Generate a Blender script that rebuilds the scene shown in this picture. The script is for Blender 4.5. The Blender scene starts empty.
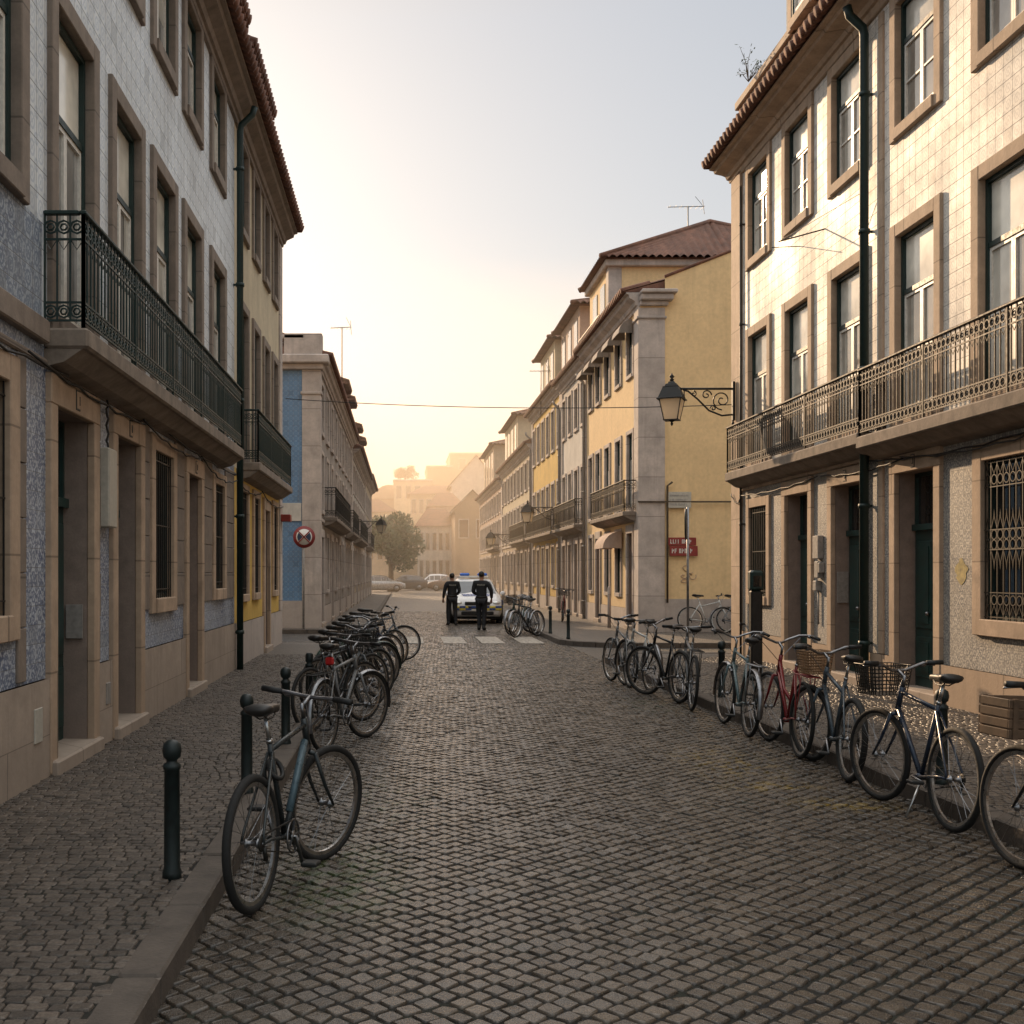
import bpy, math, random
import numpy as np
from mathutils import Vector, Matrix
rnd = random.Random(11)
nr = np.random.RandomState(5)
sc = bpy.context.scene
col = sc.collection
PI = math.pi
rad = math.radians
CAMH, FOC, VX, VY = 1.7, 1130.0, 403.0, 573.0
SUN_AZ, SUN_EL = 16.5, 17.6
SKY_GAMMA, SKY_K, SKY_ZEN_FILL, SKY_TINT, TOP_TINT, ZEN_FILL_TINT = .42, 3.05, 5.0, (1.,.935,.872), (.985,.945,.915), (1.,.84,.67)

# ------------------------------------------------------------------ mesh builder
class MB:
    def __init__(s):
        s.v = []; s.f = []; s.sm = []
    def add(s, vs, fs, smooth=False):
        o = len(s.v)
        s.v.extend([tuple(p) for p in vs])
        for f in fs:
            s.f.append(tuple(i + o for i in f)); s.sm.append(smooth)
        return s
    def box(s, x0, x1, y0, y1, z0, z1):
        vs = [(x0,y0,z0),(x1,y0,z0),(x1,y1,z0),(x0,y1,z0),(x0,y0,z1),(x1,y0,z1),(x1,y1,z1),(x0,y1,z1)]
        return s.add(vs, [(0,3,2,1),(4,5,6,7),(0,1,5,4),(1,2,6,5),(2,3,7,6),(3,0,4,7)])
    def bbox(s, x0, x1, y0, y1, z0, z1, b=0.01):
        """box with chamfered vertical and top edges"""
        def ring(i, z): return [(x0+i+b,y0+i,z),(x1-i-b,y0+i,z),(x1-i,y0+i+b,z),(x1-i,y1-i-b,z),(x1-i-b,y1-i,z),(x0+i+b,y1-i,z),(x0+i,y1-i-b,z),(x0+i,y0+i+b,z)]
        rs = [ring(b, z0), ring(0, z0+b), ring(0, z1-b), ring(b, z1)]
        vs = sum(rs, []); fs = []
        for k in range(3):
            for i in range(8):
                j = (i+1) % 8
                fs.append((k*8+i, k*8+j, k*8+8+j, k*8+8+i))
        fs.append(tuple(range(7,-1,-1))); fs.append(tuple(range(24,32)))
        return s.add(vs, fs)
    def quad(s, a, b, c, d): return s.add([a,b,c,d], [(0,1,2,3)])
    def poly(s, pts): return s.add(pts, [tuple(range(len(pts)))])
    def tube(s, pts, r, n=6, closed=False, smooth=True):
        P = [Vector(p) for p in pts]; m = len(P)
        rs = r if isinstance(r, (list, tuple)) else [r]*m
        vs = []; up = None
        for i in range(m):
            if closed: t = P[(i+1) % m] - P[i-1]
            else: t = P[min(i+1, m-1)] - P[max(i-1, 0)]
            t = t.normalized() if t.length > 1e-9 else Vector((0,0,1))
            if up is None:
                up = Vector((0,0,1)) if abs(t.z) < .9 else Vector((1,0,0))
            a = t.cross(up)
            if a.length < 1e-6: a = t.cross(Vector((1,0,0)) if abs(t.x) < .9 else Vector((0,1,0)))
            a.normalize(); b = a.cross(t); up = b
            ph = PI/4 if n == 4 else 0
            for k in range(n):
                an = ph + 2*PI*k/n
                vs.append(P[i] + (a*math.cos(an) + b*math.sin(an))*rs[i])
        fs = []
        for i in range(m if closed else m-1):
            j = (i+1) % m
            for k in range(n):
                l = (k+1) % n
                fs.append((i*n+k, i*n+l, j*n+l, j*n+k))
        if not closed:
            fs.append(tuple(range(n-1,-1,-1))); fs.append(tuple((m-1)*n+k for k in range(n)))
        return s.add(vs, fs, smooth and n > 4)
    def ring(s, c, R, r, ax1, ax2, seg=10, n=4, a0=0, a1=2*PI):
        c = Vector(c); ax1 = Vector(ax1); ax2 = Vector(ax2)
        full = abs(a1-a0) > 6.28
        pts = [c + ax1*(R*math.cos(a0+(a1-a0)*k/seg)) + ax2*(R*math.sin(a0+(a1-a0)*k/seg)) for k in range(seg if full else seg+1)]
        return s.tube(pts, r, n, closed=full)
    def lathe(s, prof, n=16, M=None, smooth=True):
        vs = []; m = len(prof)
        for (r, z) in prof:
            for k in range(n):
                a = 2*PI*k/n
                p = Vector((r*math.cos(a), r*math.sin(a), z))
                vs.append(M @ p if M else p)
        fs = []
        for i in range(m-1):
            for k in range(n):
                l = (k+1) % n
                fs.append((i*n+k, i*n+l, (i+1)*n+l, (i+1)*n+k))
        fs.append(tuple(range(n-1,-1,-1))); fs.append(tuple((m-1)*n+k for k in range(n)))
        return s.add(vs, fs, smooth)
    def loft(s, secs, closed=True, caps=True, smooth=True):
        n = len(secs[0]); vs = sum([list(q) for q in secs], []); fs = []
        for i in range(len(secs)-1):
            for k in range(n if closed else n-1):
                l = (k+1) % n
                fs.append((i*n+k, i*n+l, (i+1)*n+l, (i+1)*n+k))
        if caps and closed:
            fs.append(tuple(range(n-1,-1,-1))); fs.append(tuple((len(secs)-1)*n+k for k in range(n)))
        return s.add(vs, fs, smooth)
    def ball(s, c, rx, ry, rz, n=10, m=7):
        prof = [(math.sin(PI*i/m), -math.cos(PI*i/m)) for i in range(m+1)]
        prof[0] = (.02,-1); prof[-1] = (.02,1)
        M = Matrix.Translation(c) @ Matrix.Diagonal((rx,ry,rz,1))
        return s.lathe(prof, n, M)
    def xf(s, M):
        s.v = [tuple(M @ Vector(p)) for p in s.v]; return s
    def mesh(s, name, mat):
        me = bpy.data.meshes.new(name); me.from_pydata(s.v, [], s.f)
        me.polygons.foreach_set('use_smooth', s.sm)
        if mat: me.materials.append(mat)
        me.update(); return me
    def build(s, name, mat, parent=None, loc=None):
        return put(name, s.mesh(name, mat), parent, loc)

def put(name, me, parent=None, loc=None):
    o = bpy.data.objects.new(name, me); col.objects.link(o)
    if parent is not None: o.parent = parent
    if loc is not None: o.location = loc
    return o
def tag(o, label=None, cat=None, group=None, kind=None):
    if label: o['label'] = label
    if cat: o['category'] = cat
    if group: o['group'] = group
    if kind: o['kind'] = kind
    return o
def thing(name, label, cat, loc=(0,0,0), rot=(0,0,0), group=None):
    o = bpy.data.objects.new(name, None); col.objects.link(o)
    o.location = loc; o.rotation_euler = rot; o.empty_display_size = .2
    return tag(o, label, cat, group)
def dup(root, loc, rot, label=None, parent=None):
    r = root.copy(); col.objects.link(r)
    if parent is None: r.location = loc; r.rotation_euler = rot
    else: r.parent = parent
    if label: r['label'] = label
    for ch in list(root.children): dup(ch, None, None, None, r)
    return r
def at(px, py, Y): return ((px-VX)/FOC*Y, Y, CAMH-(py-VY)/FOC*Y)
def text_mesh(txt, size, mat, name, parent, M):
    cu = bpy.data.curves.new(name, 'FONT'); cu.body = txt; cu.size = size
    cu.align_x = 'CENTER'; cu.align_y = 'CENTER'; cu.extrude = .001
    o = bpy.data.objects.new(name, cu); col.objects.link(o)
    dg = bpy.context.evaluated_depsgraph_get()
    me = bpy.data.meshes.new_from_object(o.evaluated_get(dg))
    bpy.data.objects.remove(o)
    me.transform(M); me.materials.clear(); me.materials.append(mat)
    return put(name, me, parent)

# ------------------------------------------------------------------ materials
class NT:
    def __init__(s, name):
        s.m = bpy.data.materials.new(name); s.m.use_nodes = True
        s.t = s.m.node_tree; s.b = s.t.nodes['Principled BSDF']
        s.geo = s.t.nodes.new('ShaderNodeNewGeometry')
    def n(s, ty, **kw):
        q = s.t.nodes.new(ty)
        for k, v in kw.items(): setattr(q, k, v)
        return q
    def link(s, a, b): s.t.links.new(a, b)
    def val(s, sock, v):
        if isinstance(v, bpy.types.NodeSocket): s.link(v, sock)
        else: sock.default_value = v
    def math(s, op, a, b=None, c=None, clamp=False):
        q = s.n('ShaderNodeMath', operation=op, use_clamp=clamp); s.val(q.inputs[0], a)
        if b is not None: s.val(q.inputs[1], b)
        if c is not None: s.val(q.inputs[2], c)
        return q.outputs[0]
    def mix(s, f, a, b, mode='MIX'):
        q = s.n('ShaderNodeMix', data_type='RGBA', blend_type=mode)
        s.val(q.inputs[0], f)
        for i, v in ((6, a), (7, b)):
            if isinstance(v, tuple) and len(v) == 3: v = v + (1,)
            s.val(q.inputs[i], v)
        return q.outputs[2]
    def noise(s, scale, detail=4, rough=.55, vec=None, w=None):
        q = s.n('ShaderNodeTexNoise'); q.inputs['Scale'].default_value = scale
        q.inputs['Detail'].default_value = detail; q.inputs['Roughness'].default_value = rough
        s.link(vec if vec is not None else s.geo.outputs['Position'], q.inputs['Vector'])
        return q.outputs[0]
    def ramp(s, x, lo, hi, a=0., b=1.):
        q = s.n('ShaderNodeMapRange'); s.val(q.inputs[0], x)
        for i, v in enumerate((lo, hi, a, b)): q.inputs[i+1].default_value = v
        return q.outputs[0]
    def scaled(s, sx, sy, sz):
        q = s.n('ShaderNodeVectorMath', operation='MULTIPLY'); s.link(s.geo.outputs['Position'], q.inputs[0])
        q.inputs[1].default_value = (sx, sy, sz); return q.outputs[0]
    def bump(s, h, strength=.3, dist=.01):
        q = s.n('ShaderNodeBump'); q.inputs['Strength'].default_value = strength; q.inputs['Distance'].default_value = dist
        s.link(h, q.inputs['Height']); s.link(q.outputs[0], s.b.inputs['Normal'])
    def set(s, color=None, rough=None, metal=None, ior=None):
        if color is not None: s.val(s.b.inputs['Base Color'], color + (1,) if isinstance(color, tuple) and len(color) == 3 else color)
        if rough is not None: s.val(s.b.inputs['Roughness'], rough)
        if metal is not None: s.val(s.b.inputs['Metallic'], metal)
        if ior is not None: s.b.inputs['IOR'].default_value = ior
        return s.m
def dk(c, k): return tuple(x*k for x in c)

def m_rough(name, c, var=.35, scale=3., rough=.85, streak=.3, bump=.25, low=True, joint=0., jw=0.):
    """plaster, stone: mottled colour, vertical rain streaks, grime towards the ground"""
    t = NT(name)
    n1 = t.noise(scale, 6, .65); n2 = t.noise(scale*9, 4)
    c1 = t.mix(t.ramp(n1, .3, .7), dk(c, 1-var), dk(c, 1+var*.35))
    c1 = t.mix(t.ramp(n2, .35, .75, 0, .35), c1, dk(c, .6))
    st = t.noise(1., 5, .6, t.scaled(5., 5., .35))
    c1 = t.mix(t.ramp(st, .52, .78, 0, streak), c1, dk(c, .38))
    if low:
        z = t.n('ShaderNodeSeparateXYZ'); t.link(t.geo.outputs['Position'], z.inputs[0])
        g = t.math('MULTIPLY', t.ramp(z.outputs[2], .1, 1.3, .5, 0.), t.ramp(n1, .25, .7))
        c1 = t.mix(g, c1, dk(c, .35))
    if joint:
        sp = t.n('ShaderNodeSeparateXYZ'); t.link(t.geo.outputs['Position'], sp.inputs[0])
        row = t.math('DIVIDE', sp.outputs[2], joint); k = t.math('LESS_THAN', t.math('FRACT', row), .018)
        wn = t.n('ShaderNodeTexWhiteNoise', noise_dimensions='1D')
        if jw:
            uu = t.math('ADD', t.math('DIVIDE', t.math('ADD', sp.outputs[0], sp.outputs[1]), jw), t.math('MULTIPLY', t.math('FLOOR', row), .37))
            k = t.math('MAXIMUM', k, t.math('LESS_THAN', t.math('FRACT', uu), .010)); t.link(t.math('ADD', t.math('FLOOR', uu), t.math('MULTIPLY', t.math('FLOOR', row), 7.3)), wn.inputs[1])
        else: t.link(t.math('FLOOR', row), wn.inputs[1])
        c1 = t.mix(t.ramp(wn.outputs[0], 0, 1, 0, .30), c1, dk(c, .55)); c1 = t.mix(t.math('MULTIPLY', k, .65), c1, dk(c, .25))
    t.bump(t.math('ADD', n2, t.math('MULTIPLY', n1, .6)), bump, .01)
    return t.set(c1, rough)
def m_plain(name, c, rough=.5, metal=0., var=.12, scale=20., ior=None, bump=0.):
    t = NT(name); n = t.noise(scale, 4)
    cc = t.mix(t.ramp(n, .3, .7), dk(c, 1-var), dk(c, 1+var))
    if bump: t.bump(n, bump, .004)
    r = t.ramp(n, .3, .7, max(rough-.08, .02), min(rough+.1, 1))
    return t.set(cc, r, metal, ior)
def m_tile(name, base, pat, amt, size=.145, grout=(.2,.19,.18), rough=.28, dirt=.35, wob=.1, busy=0.):
    """glazed azulejo tiling: mirrored four-fold motif, grout lines, tile to tile variation"""
    t = NT(name)
    s = t.n('ShaderNodeSeparateXYZ'); t.link(t.geo.outputs['Position'], s.inputs[0])
    u = t.math('DIVIDE', t.math('ADD', s.outputs[0], s.outputs[1]), size)
    v = t.math('DIVIDE', s.outputs[2], size)
    fx = t.math('ABSOLUTE', t.math('SUBTRACT', t.math('FRACT', u), .5))
    fz = t.math('ABSOLUTE', t.math('SUBTRACT', t.math('FRACT', v), .5))
    wn = t.noise(38., 2)
    w = t.math('MULTIPLY', t.math('SUBTRACT', wn, .5), wob)
    d = t.math('ADD', t.math('SQRT', t.math('ADD', t.math('MULTIPLY', fx, fx), t.math('MULTIPLY', fz, fz))), w)
    cx = t.math('SUBTRACT', .5, fx); cz = t.math('SUBTRACT', .5, fz)
    dc = t.math('ADD', t.math('SQRT', t.math('ADD', t.math('MULTIPLY', cx, cx), t.math('MULTIPLY', cz, cz))), w)
    ring = t.ramp(t.math('ABSOLUTE', t.math('SUBTRACT', d, .27)), .03, .07, 1, 0)
    cor = t.ramp(t.math('ABSOLUTE', t.math('SUBTRACT', dc, .20)), .03, .08, 1, 0)
    dia = t.ramp(t.math('ABSOLUTE', t.math('SUBTRACT', fx, fz)), .015, .05, .85, 0)
    ctr = t.ramp(d, .06, .11, 1, 0)
    mk = t.math('MAXIMUM', t.math('MAXIMUM', ring, cor), t.math('MAXIMUM', dia, ctr))
    if busy: mk = t.math('MAXIMUM', t.math('MULTIPLY', mk, .8), t.math('MULTIPLY', t.ramp(t.noise(34., 3, .6), .47, .56), busy))
    wh = t.n('ShaderNodeTexWhiteNoise', noise_dimensions='2D')
    cb = t.n('ShaderNodeCombineXYZ'); t.link(t.math('FLOOR', u), cb.inputs[0]); t.link(t.math('FLOOR', v), cb.inputs[1])
    t.link(cb.outputs[0], wh.inputs[0])
    fade = t.ramp(t.noise(1.3, 3), .3, .7, .55, 1.)
    fac = t.math('MULTIPLY', t.math('MULTIPLY', mk, amt), fade)
    c = t.mix(fac, base, pat)
    c = t.mix(t.ramp(wh.outputs[0], 0, 1, 0, .26), c, dk(base, .45)); c = t.mix(t.ramp(wh.outputs[0], .955, .96, 0, .3), c, dk(base, .35))
    big = t.noise(.8, 6, .7); st = t.noise(1., 5, .6, t.scaled(4., 4., .3))
    c = t.mix(t.ramp(big, .45, .8, 0, dirt), c, (.16,.13,.10))
    c = t.mix(t.ramp(st, .55, .8, 0, dirt), c, (.13,.11,.09))
    gl = t.ramp(t.math('MAXIMUM', fx, fz), .475, .49, 0, 1)
    c = t.mix(t.math('MULTIPLY', gl, .8), c, grout)
    h = t.math('ADD', t.math('SUBTRACT', 1., gl), t.math('MULTIPLY', t.noise(14., 3), .5))
    t.bump(h, .35, .006)
    r = t.math('ADD', t.ramp(big, .3, .8, rough, rough+.3), t.math('MULTIPLY', gl, .3))
    return t.set(c, r)
def m_glass(name, c, rough=.04, ior=1.9):
    t = NT(name); n = t.noise(1.4, 3); 
    cc = t.mix(t.ramp(n, .35, .65), dk(c, .6), dk(c, 1.2))
    t.bump(t.noise(2.2, 2), .05, .02)
    return t.set(cc, rough, 0, ior)
def m_stone_attr(name, c, c2, rough=.5, stain=None):
    t = NT(name); a = t.n('ShaderNodeAttribute', attribute_name='rnd')
    k = a.outputs['Fac']; n = t.noise(60., 4, .6); big = t.noise(.55, 4)
    cc = t.mix(k, dk(c, .55), dk(c2, 1.35))
    n3 = t.noise(150., 3, .7); cc = t.mix(t.ramp(n, .35, .7, 0, .6), cc, dk(c, .4)); cc = t.mix(t.ramp(n3, .5, .72, 0, .55), cc, dk(c2, 1.9))
    cc = t.mix(t.ramp(big, .4, .7, 0, .4), cc, dk(c, .5))
    if stain:
        s = t.n('ShaderNodeSeparateXYZ'); t.link(t.geo.outputs['Position'], s.inputs[0])
        for (x, y, rx, ry, sc_, amt, lo) in stain:
            dx = t.math('DIVIDE', t.math('SUBTRACT', s.outputs[0], x), rx); dy = t.math('DIVIDE', t.math('SUBTRACT', s.outputs[1], y), ry)
            d = t.math('SQRT', t.math('ADD', t.math('MULTIPLY', dx, dx), t.math('MULTIPLY', dy, dy)))
            f = t.math('MULTIPLY', t.ramp(d, .3, 1., amt, 0), t.ramp(t.noise(9., 3), lo, lo+.15))
            cc = t.mix(f, cc, sc_)
    t.bump(t.math('ADD', n, t.noise(240., 2)), .35, .004)
    return t.set(cc, t.ramp(n, .3, .7, rough-.12, rough+.15))

M = {}
M['tile_pale'] = m_tile('pale_blue_azulejo', (.80,.84,.87), (.22,.32,.48), .42, size=.20, grout=(.06,.065,.07), rough=.42)
M['tile_gf'] = m_tile('dark_blue_azulejo', (.56,.61,.68), (.012,.045,.15), 1., size=.145, rough=.35, busy=.95)
M['tile_panel'] = m_tile('blue_patterned_azulejo_panel', (.44,.50,.57), (.018,.05,.13), 1., size=.19, rough=.4, busy=.7)
M['tile_blue'] = m_tile('blue_azulejo_gable', (.17,.31,.48), (.04,.10,.26), .8, rough=.35)
M['tile_white'] = m_tile('cream_white_azulejo', (.88,.83,.75), (.44,.42,.42), .5, size=.175, grout=(.12,.10,.09), rough=.5, dirt=.3)
M['tile_grey'] = m_tile('grey_flower_azulejo', (.58,.53,.46), (.055,.07,.10), 1., rough=.5, busy=1.)
M['stone'] = m_rough('limestone_trim', (.29,.23,.185), .35, 5., .8, .5, joint=.83)
M['stone_l'] = m_rough('limestone_plinth', (.50,.40,.32), .4, 2.2, .85, .6, joint=.44, jw=1.7)
M['stone_p'] = m_rough('peach_limestone', (.56,.405,.285), .35, 3., .8, .5, joint=.91, jw=3.1)
M['stone_w'] = m_rough('weathered_white_stone', (.60,.51,.45), .4, 2., .85, .6, joint=1.07)
M['slab'] = m_rough('balcony_slab_concrete', (.30,.24,.19), .45, 4., .9, .55)
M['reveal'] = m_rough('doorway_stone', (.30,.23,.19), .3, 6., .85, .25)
M['yellow'] = m_rough('yellow_plaster', (.84,.60,.32), .10, 1.2, .9, .22)
M['yellow2'] = m_rough('ochre_plaster', (.70,.45,.10), .25, 1.5, .9, .3)
M['cream'] = m_rough('cream_plaster', (.62,.52,.36), .2, 1.3, .9, .3)
M['white'] = m_rough('old_white_plaster', (.62,.58,.52), .25, 1.3, .9, .35)
M['pink'] = m_rough('faded_pink_plaster', (.52,.38,.30), .25, 1.2, .9, .35)
M['tan'] = m_rough('tan_render', (.36,.25,.16), .25, .4, .9, .2)
M['beige'] = m_rough('beige_plaster', (.52,.40,.28), .3, 1.2, .9, .4)
M['greyw'] = m_rough('grey_weathered_render', (.38,.33,.29), .4, 1.0, .9, .5)
def m_roof():
    t = NT('terracotta_roof_tile'); n = t.noise(2.5, 5); n2 = t.noise(18., 3)
    c = t.mix(t.ramp(n, .3, .7), (.10,.045,.03), (.24,.105,.065)); c = t.mix(t.ramp(n2, .4, .8, 0, .6), c, (.07,.045,.035))
    t.bump(n2, .4, .01); return t.set(c, .85)
M['roof'] = m_roof()
M['green'] = m_plain('dark_green_paint', (.008,.026,.023), .5, 0, .3)
M['bollard'] = m_plain('black_green_bollard_paint', (.006,.013,.013), .5, 0, .4, 25., bump=.15)
M['doorgreen'] = m_plain('bottle_green_door_paint', (.012,.040,.036), .38, 0, .35, 6.)
M['iron'] = m_plain('wrought_iron', (.018,.016,.014), .5, .2, .4)
M['rust'] = m_plain('rust_flecked_iron', (.042,.029,.017), .6, .0, .55, 30.)
M['sashw'] = m_plain('white_sash_paint', (.74,.70,.63), .45, 0, .15)
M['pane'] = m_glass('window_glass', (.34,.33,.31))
M['pane_r'] = m_glass('window_glass_sunlit_tint', (.40,.36,.31))  # lighter, warmer copy of the glass; sunlit tone put into its colour
M['blind'] = m_glass('glass_over_cream_blind', (.86,.81,.70), .12, 1.5)
M['curtain'] = m_glass('glass_over_net_curtain', (.58,.55,.48), .08, 1.6)
M['paned'] = m_glass('dark_window_glass', (.018,.018,.018))
M['black'] = m_plain('black_rubber', (.012,.012,.012), .6, 0, .3)
M['tyre'] = m_plain('tyre_rubber', (.010,.0095,.009), .8, 0, .35, 60.)
M['alu'] = m_plain('brushed_aluminium', (.5,.5,.5), .3, 1., .15)
M['steel'] = m_plain('dull_steel', (.25,.25,.26), .35, 1., .25)
M['leather'] = m_plain('saddle_leatherette', (.02,.017,.015), .45, 0, .3)
M['wood'] = m_plain('wooden_crate_slats', (.11,.066,.038), .7, 0, .45, 12., bump=.3)
M['wicker'] = m_plain('wicker', (.26,.15,.075), .75, 0, .4, 40., bump=.4)
M['red'] = m_plain('red_reflector', (.5,.02,.02), .3, 0, .1)
M['signred'] = m_plain('red_sign_enamel', (.24,.03,.026), .4, 0, .15, 8.)
M['signwhite'] = m_plain('white_sign_enamel', (.7,.68,.63), .45, 0, .1, 8.)
M['signblue'] = m_plain('dark_blue_sign_enamel', (.03,.05,.10), .4, 0, .1)
M['grey'] = m_plain('grey_metal_box', (.28,.26,.24), .5, .1, .2)
M['plate'] = m_plain('pale_enamel_plaque', (.45,.42,.36), .5)
M['ink'] = m_plain('dark_lettering', (.05,.045,.04), .6)
M['greyl'] = m_plain('faded_grey_lettering', (.30,.28,.27), .6)
M['cable'] = m_plain('black_cable', (.02,.018,.016), .6)
M['yellowp'] = m_plain('yellow_paint_blot', (.42,.33,.14), .8, 0, .5, 14.)
M['skin'] = m_plain('skin', (.30,.16,.10), .5, 0, .1)
M['uniform'] = m_plain('dark_uniform_cloth', (.012,.013,.016), .8, 0, .3, 40.)
M['hair'] = m_plain('dark_hair', (.012,.009,.007), .55, 0, .3, 60.)
M['leafs'] = m_plain('foliage', (.05,.075,.022), .6, 0, .5, 1.2)
M['bark'] = m_plain('bark', (.08,.055,.035), .9, 0, .4, 8., bump=.5)
M['carwhite'] = m_plain('white_car_paint', (.75,.75,.76), .2, 0, .04)
M['carblue'] = m_plain('blue_car_band', (.03,.07,.25), .25, 0, .1)
M['caryel'] = m_plain('yellow_reflective_band', (.62,.50,.06), .3, 0, .1)
M['carglass'] = m_glass('car_glass', (.05,.06,.075), .03, 1.7)
M['cardark'] = m_plain('dark_car_paint', (.05,.05,.055), .25, .3, .1)
M['carsilver'] = m_plain('silver_car_paint', (.42,.42,.42), .25, .6, .05)
M['carbrown'] = m_plain('brown_car_paint', (.16,.10,.07), .25, .3, .1)
M['bluelight'] = m_plain('blue_beacon_lens', (.05,.18,.7), .15, 0, .1)
M['lampclear'] = m_plain('headlamp_lens', (.7,.7,.68), .1, .3, .05)
def m_lantern():
    t = NT('frosted_lantern_glass'); tr = t.n('ShaderNodeBsdfTranslucent'); tr.inputs[0].default_value = (.95,.85,.70,1)
    mx = t.n('ShaderNodeMixShader'); mx.inputs[0].default_value = .55
    n = t.noise(6., 2); t.set(t.mix(n, (.75,.66,.52), (.88,.80,.66)), .35)
    out = t.t.nodes['Material Output']
    t.link(t.b.outputs[0], mx.inputs[1]); t.link(tr.outputs[0], mx.inputs[2]); t.link(mx.outputs[0], out.inputs[0]); return t.m
M['lantern'] = m_lantern()
def m_paintc(name, c, rough=.3): return m_plain(name, c, rough, .1, .18, 30.)
# ------------------------------------------------------------------ ground
def stone_mesh(name, mat, x0, x1, y0, y1, sx, sy, gap, hj=.004, rowwave=.02, jit=.1, rot=0., z0=0.):
    cs = []; A = rad(rot); ca_, sa_ = math.cos(A), math.sin(A)
    if rot:
        L = abs((x1-x0)*ca_)+abs((y1-y0)*sa_); H = abs((x1-x0)*sa_)+abs((y1-y0)*ca_)
    else: L, H = x1-x0, y1-y0
    ny = int(H/sy)
    for j in range(ny):
        yy = -H/2 + (j+.5)*sy
        nx = int(L/sx)+1
        w = nr.uniform(.93, 1.07, nx) if rot else nr.uniform(.82, 1.2, nx)
        w *= L/w.sum()
        if not rot: pass
        xs = -L/2 + np.cumsum(w) - w/2 + (nr.normal(0, .006) if rot else nr.uniform(-.5,.5)*sx)
        if rot: w = w*0+sx; xs = -L/2 + (np.arange(nx)+.5)*sx + nr.normal(0, .005) + .035*np.sin(np.arange(nx)*.045+j*.021)
        a = np.stack([xs, np.full(nx, yy) + rowwave*np.sin(xs*1.9+j*.13) + rowwave*.8*math.sin(j*.37), w], 1)
        cs.append(a)
    C = np.concatenate(cs)
    cx, cy = (x0+x1)/2, (y0+y1)/2
    C[:,0], C[:,1] = cx + C[:,0]*ca_ - C[:,1]*sa_, cy + C[:,0]*sa_ + C[:,1]*ca_
    C = C[(C[:,0] > x0) & (C[:,0] < x1) & (C[:,1] > y0) & (C[:,1] < y1)]
    n = len(C)
    hx = (C[:,2]-gap)/2; hy = (sy-gap)/2*nr.uniform(.9, 1.04, n)
    c = .2
    base = np.array([(-1,-1+c),(-1+c,-1),(1-c,-1),(1,-1+c),(1,1-c),(1-c,1),(-1+c,1),(-1,1-c)])
    P = base[None].repeat(n, 0)*np.stack([hx, hy], 1)[:,None,:]
    P *= 1+nr.uniform(-jit, jit, P.shape)
    an = A + nr.normal(0, .05, n); ca, sa = np.cos(an)[:,None], np.sin(an)[:,None]
    P = np.stack([P[...,0]*ca-P[...,1]*sa, P[...,0]*sa+P[...,1]*ca], 2)
    tx = nr.normal(0, .03, n)[:,None]; ty = nr.normal(0, .03, n)[:,None]; h = (nr.normal(0, hj, n) + (.003*np.sin(C[:,0]*1.7+.7)*np.sin(C[:,1]*.9)+.002*np.sin(C[:,0]*3.1+C[:,1]*1.3) if rot else 0))[:,None]
    V = np.zeros((n, 24, 3))
    for k, (s, dz) in enumerate(((1., -.03), (.985, -.006), (.88, 0.))):
        q = P*s
        V[:,k*8:k*8+8,:2] = q + C[:,None,:2]
        V[:,k*8:k*8+8,2] = z0 + dz + h + tx*q[...,0] + ty*q[...,1]
    V[:,16:24,2] += nr.normal(0, .0012, (n,8))
    idx = (np.arange(n)*24)[:,None]
    i = np.arange(8); j = (i+1) % 8
    q1 = np.stack([i, j, 8+j, 8+i], 1).ravel(); q2 = q1+8; top = np.arange(16, 24)
    loops = np.concatenate([idx+q1[None], idx+q2[None], idx+top[None]], 1).ravel().astype(np.int32)
    tot = np.tile(np.array([4]*16+[8], np.int32), n)
    st = np.concatenate([[0], np.cumsum(tot)[:-1]]).astype(np.int32)
    me = bpy.data.meshes.new(name)
    me.vertices.add(n*24); me.vertices.foreach_set('co', V.ravel().astype(np.float32))
    me.loops.add(len(loops)); me.loops.foreach_set('vertex_index', loops)
    me.polygons.add(len(tot)); me.polygons.foreach_set('loop_start', st); me.polygons.foreach_set('loop_total', tot)
    me.polygons.foreach_set('use_smooth', tot == 4)
    at_ = me.attributes.new('rnd', 'FLOAT', 'POINT')
    at_.data.foreach_set('value', np.clip(nr.beta(2.2, 2.6, n), 0, 1).repeat(24).astype(np.float32))
    me.materials.append(mat); me.update(); me.validate()
    return put(name, me)

MOSS = (.035,.05,.015); YEL = (.26,.17,.03)
stain = [(-.35,6.3,.5,1.1,MOSS,.9,.42), (-.1,8.5,.5,1.5,MOSS,.6,.5), (2.9,10.1,.6,1.3,YEL,.6,.5), (3.25,8.3,.5,.35,YEL,.7,.45), (2.9,9.0,.55,.25,YEL,.6,.45),(3.2,14.5,.5,1.2,MOSS,.8,.5)]
M['sett'] = m_stone_attr('dark_granite_sett', (.028,.023,.019), (.108,.084,.062), .25, stain)
M['calcada'] = m_stone_attr('limestone_calcada', (.055,.044,.035), (.130,.101,.078), .48)
M['kerb'] = m_rough('granite_kerb', (.105,.083,.066), .4, 6., .75, .0, .4, False)
def m_joint():
    t = NT('sandy_joint_filler'); n = t.noise(2.2, 5); n2 = t.noise(50., 3)
    c = t.mix(t.ramp(n, .45, .7), (.009,.007,.0055), (.015,.019,.008)); c = t.mix(t.ramp(n2, .4, .7, 0, .5), c, (.024,.019,.015))
    t.bump(n2, .5, .01); return t.set(c, .95)
M['joint'] = m_joint()
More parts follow.
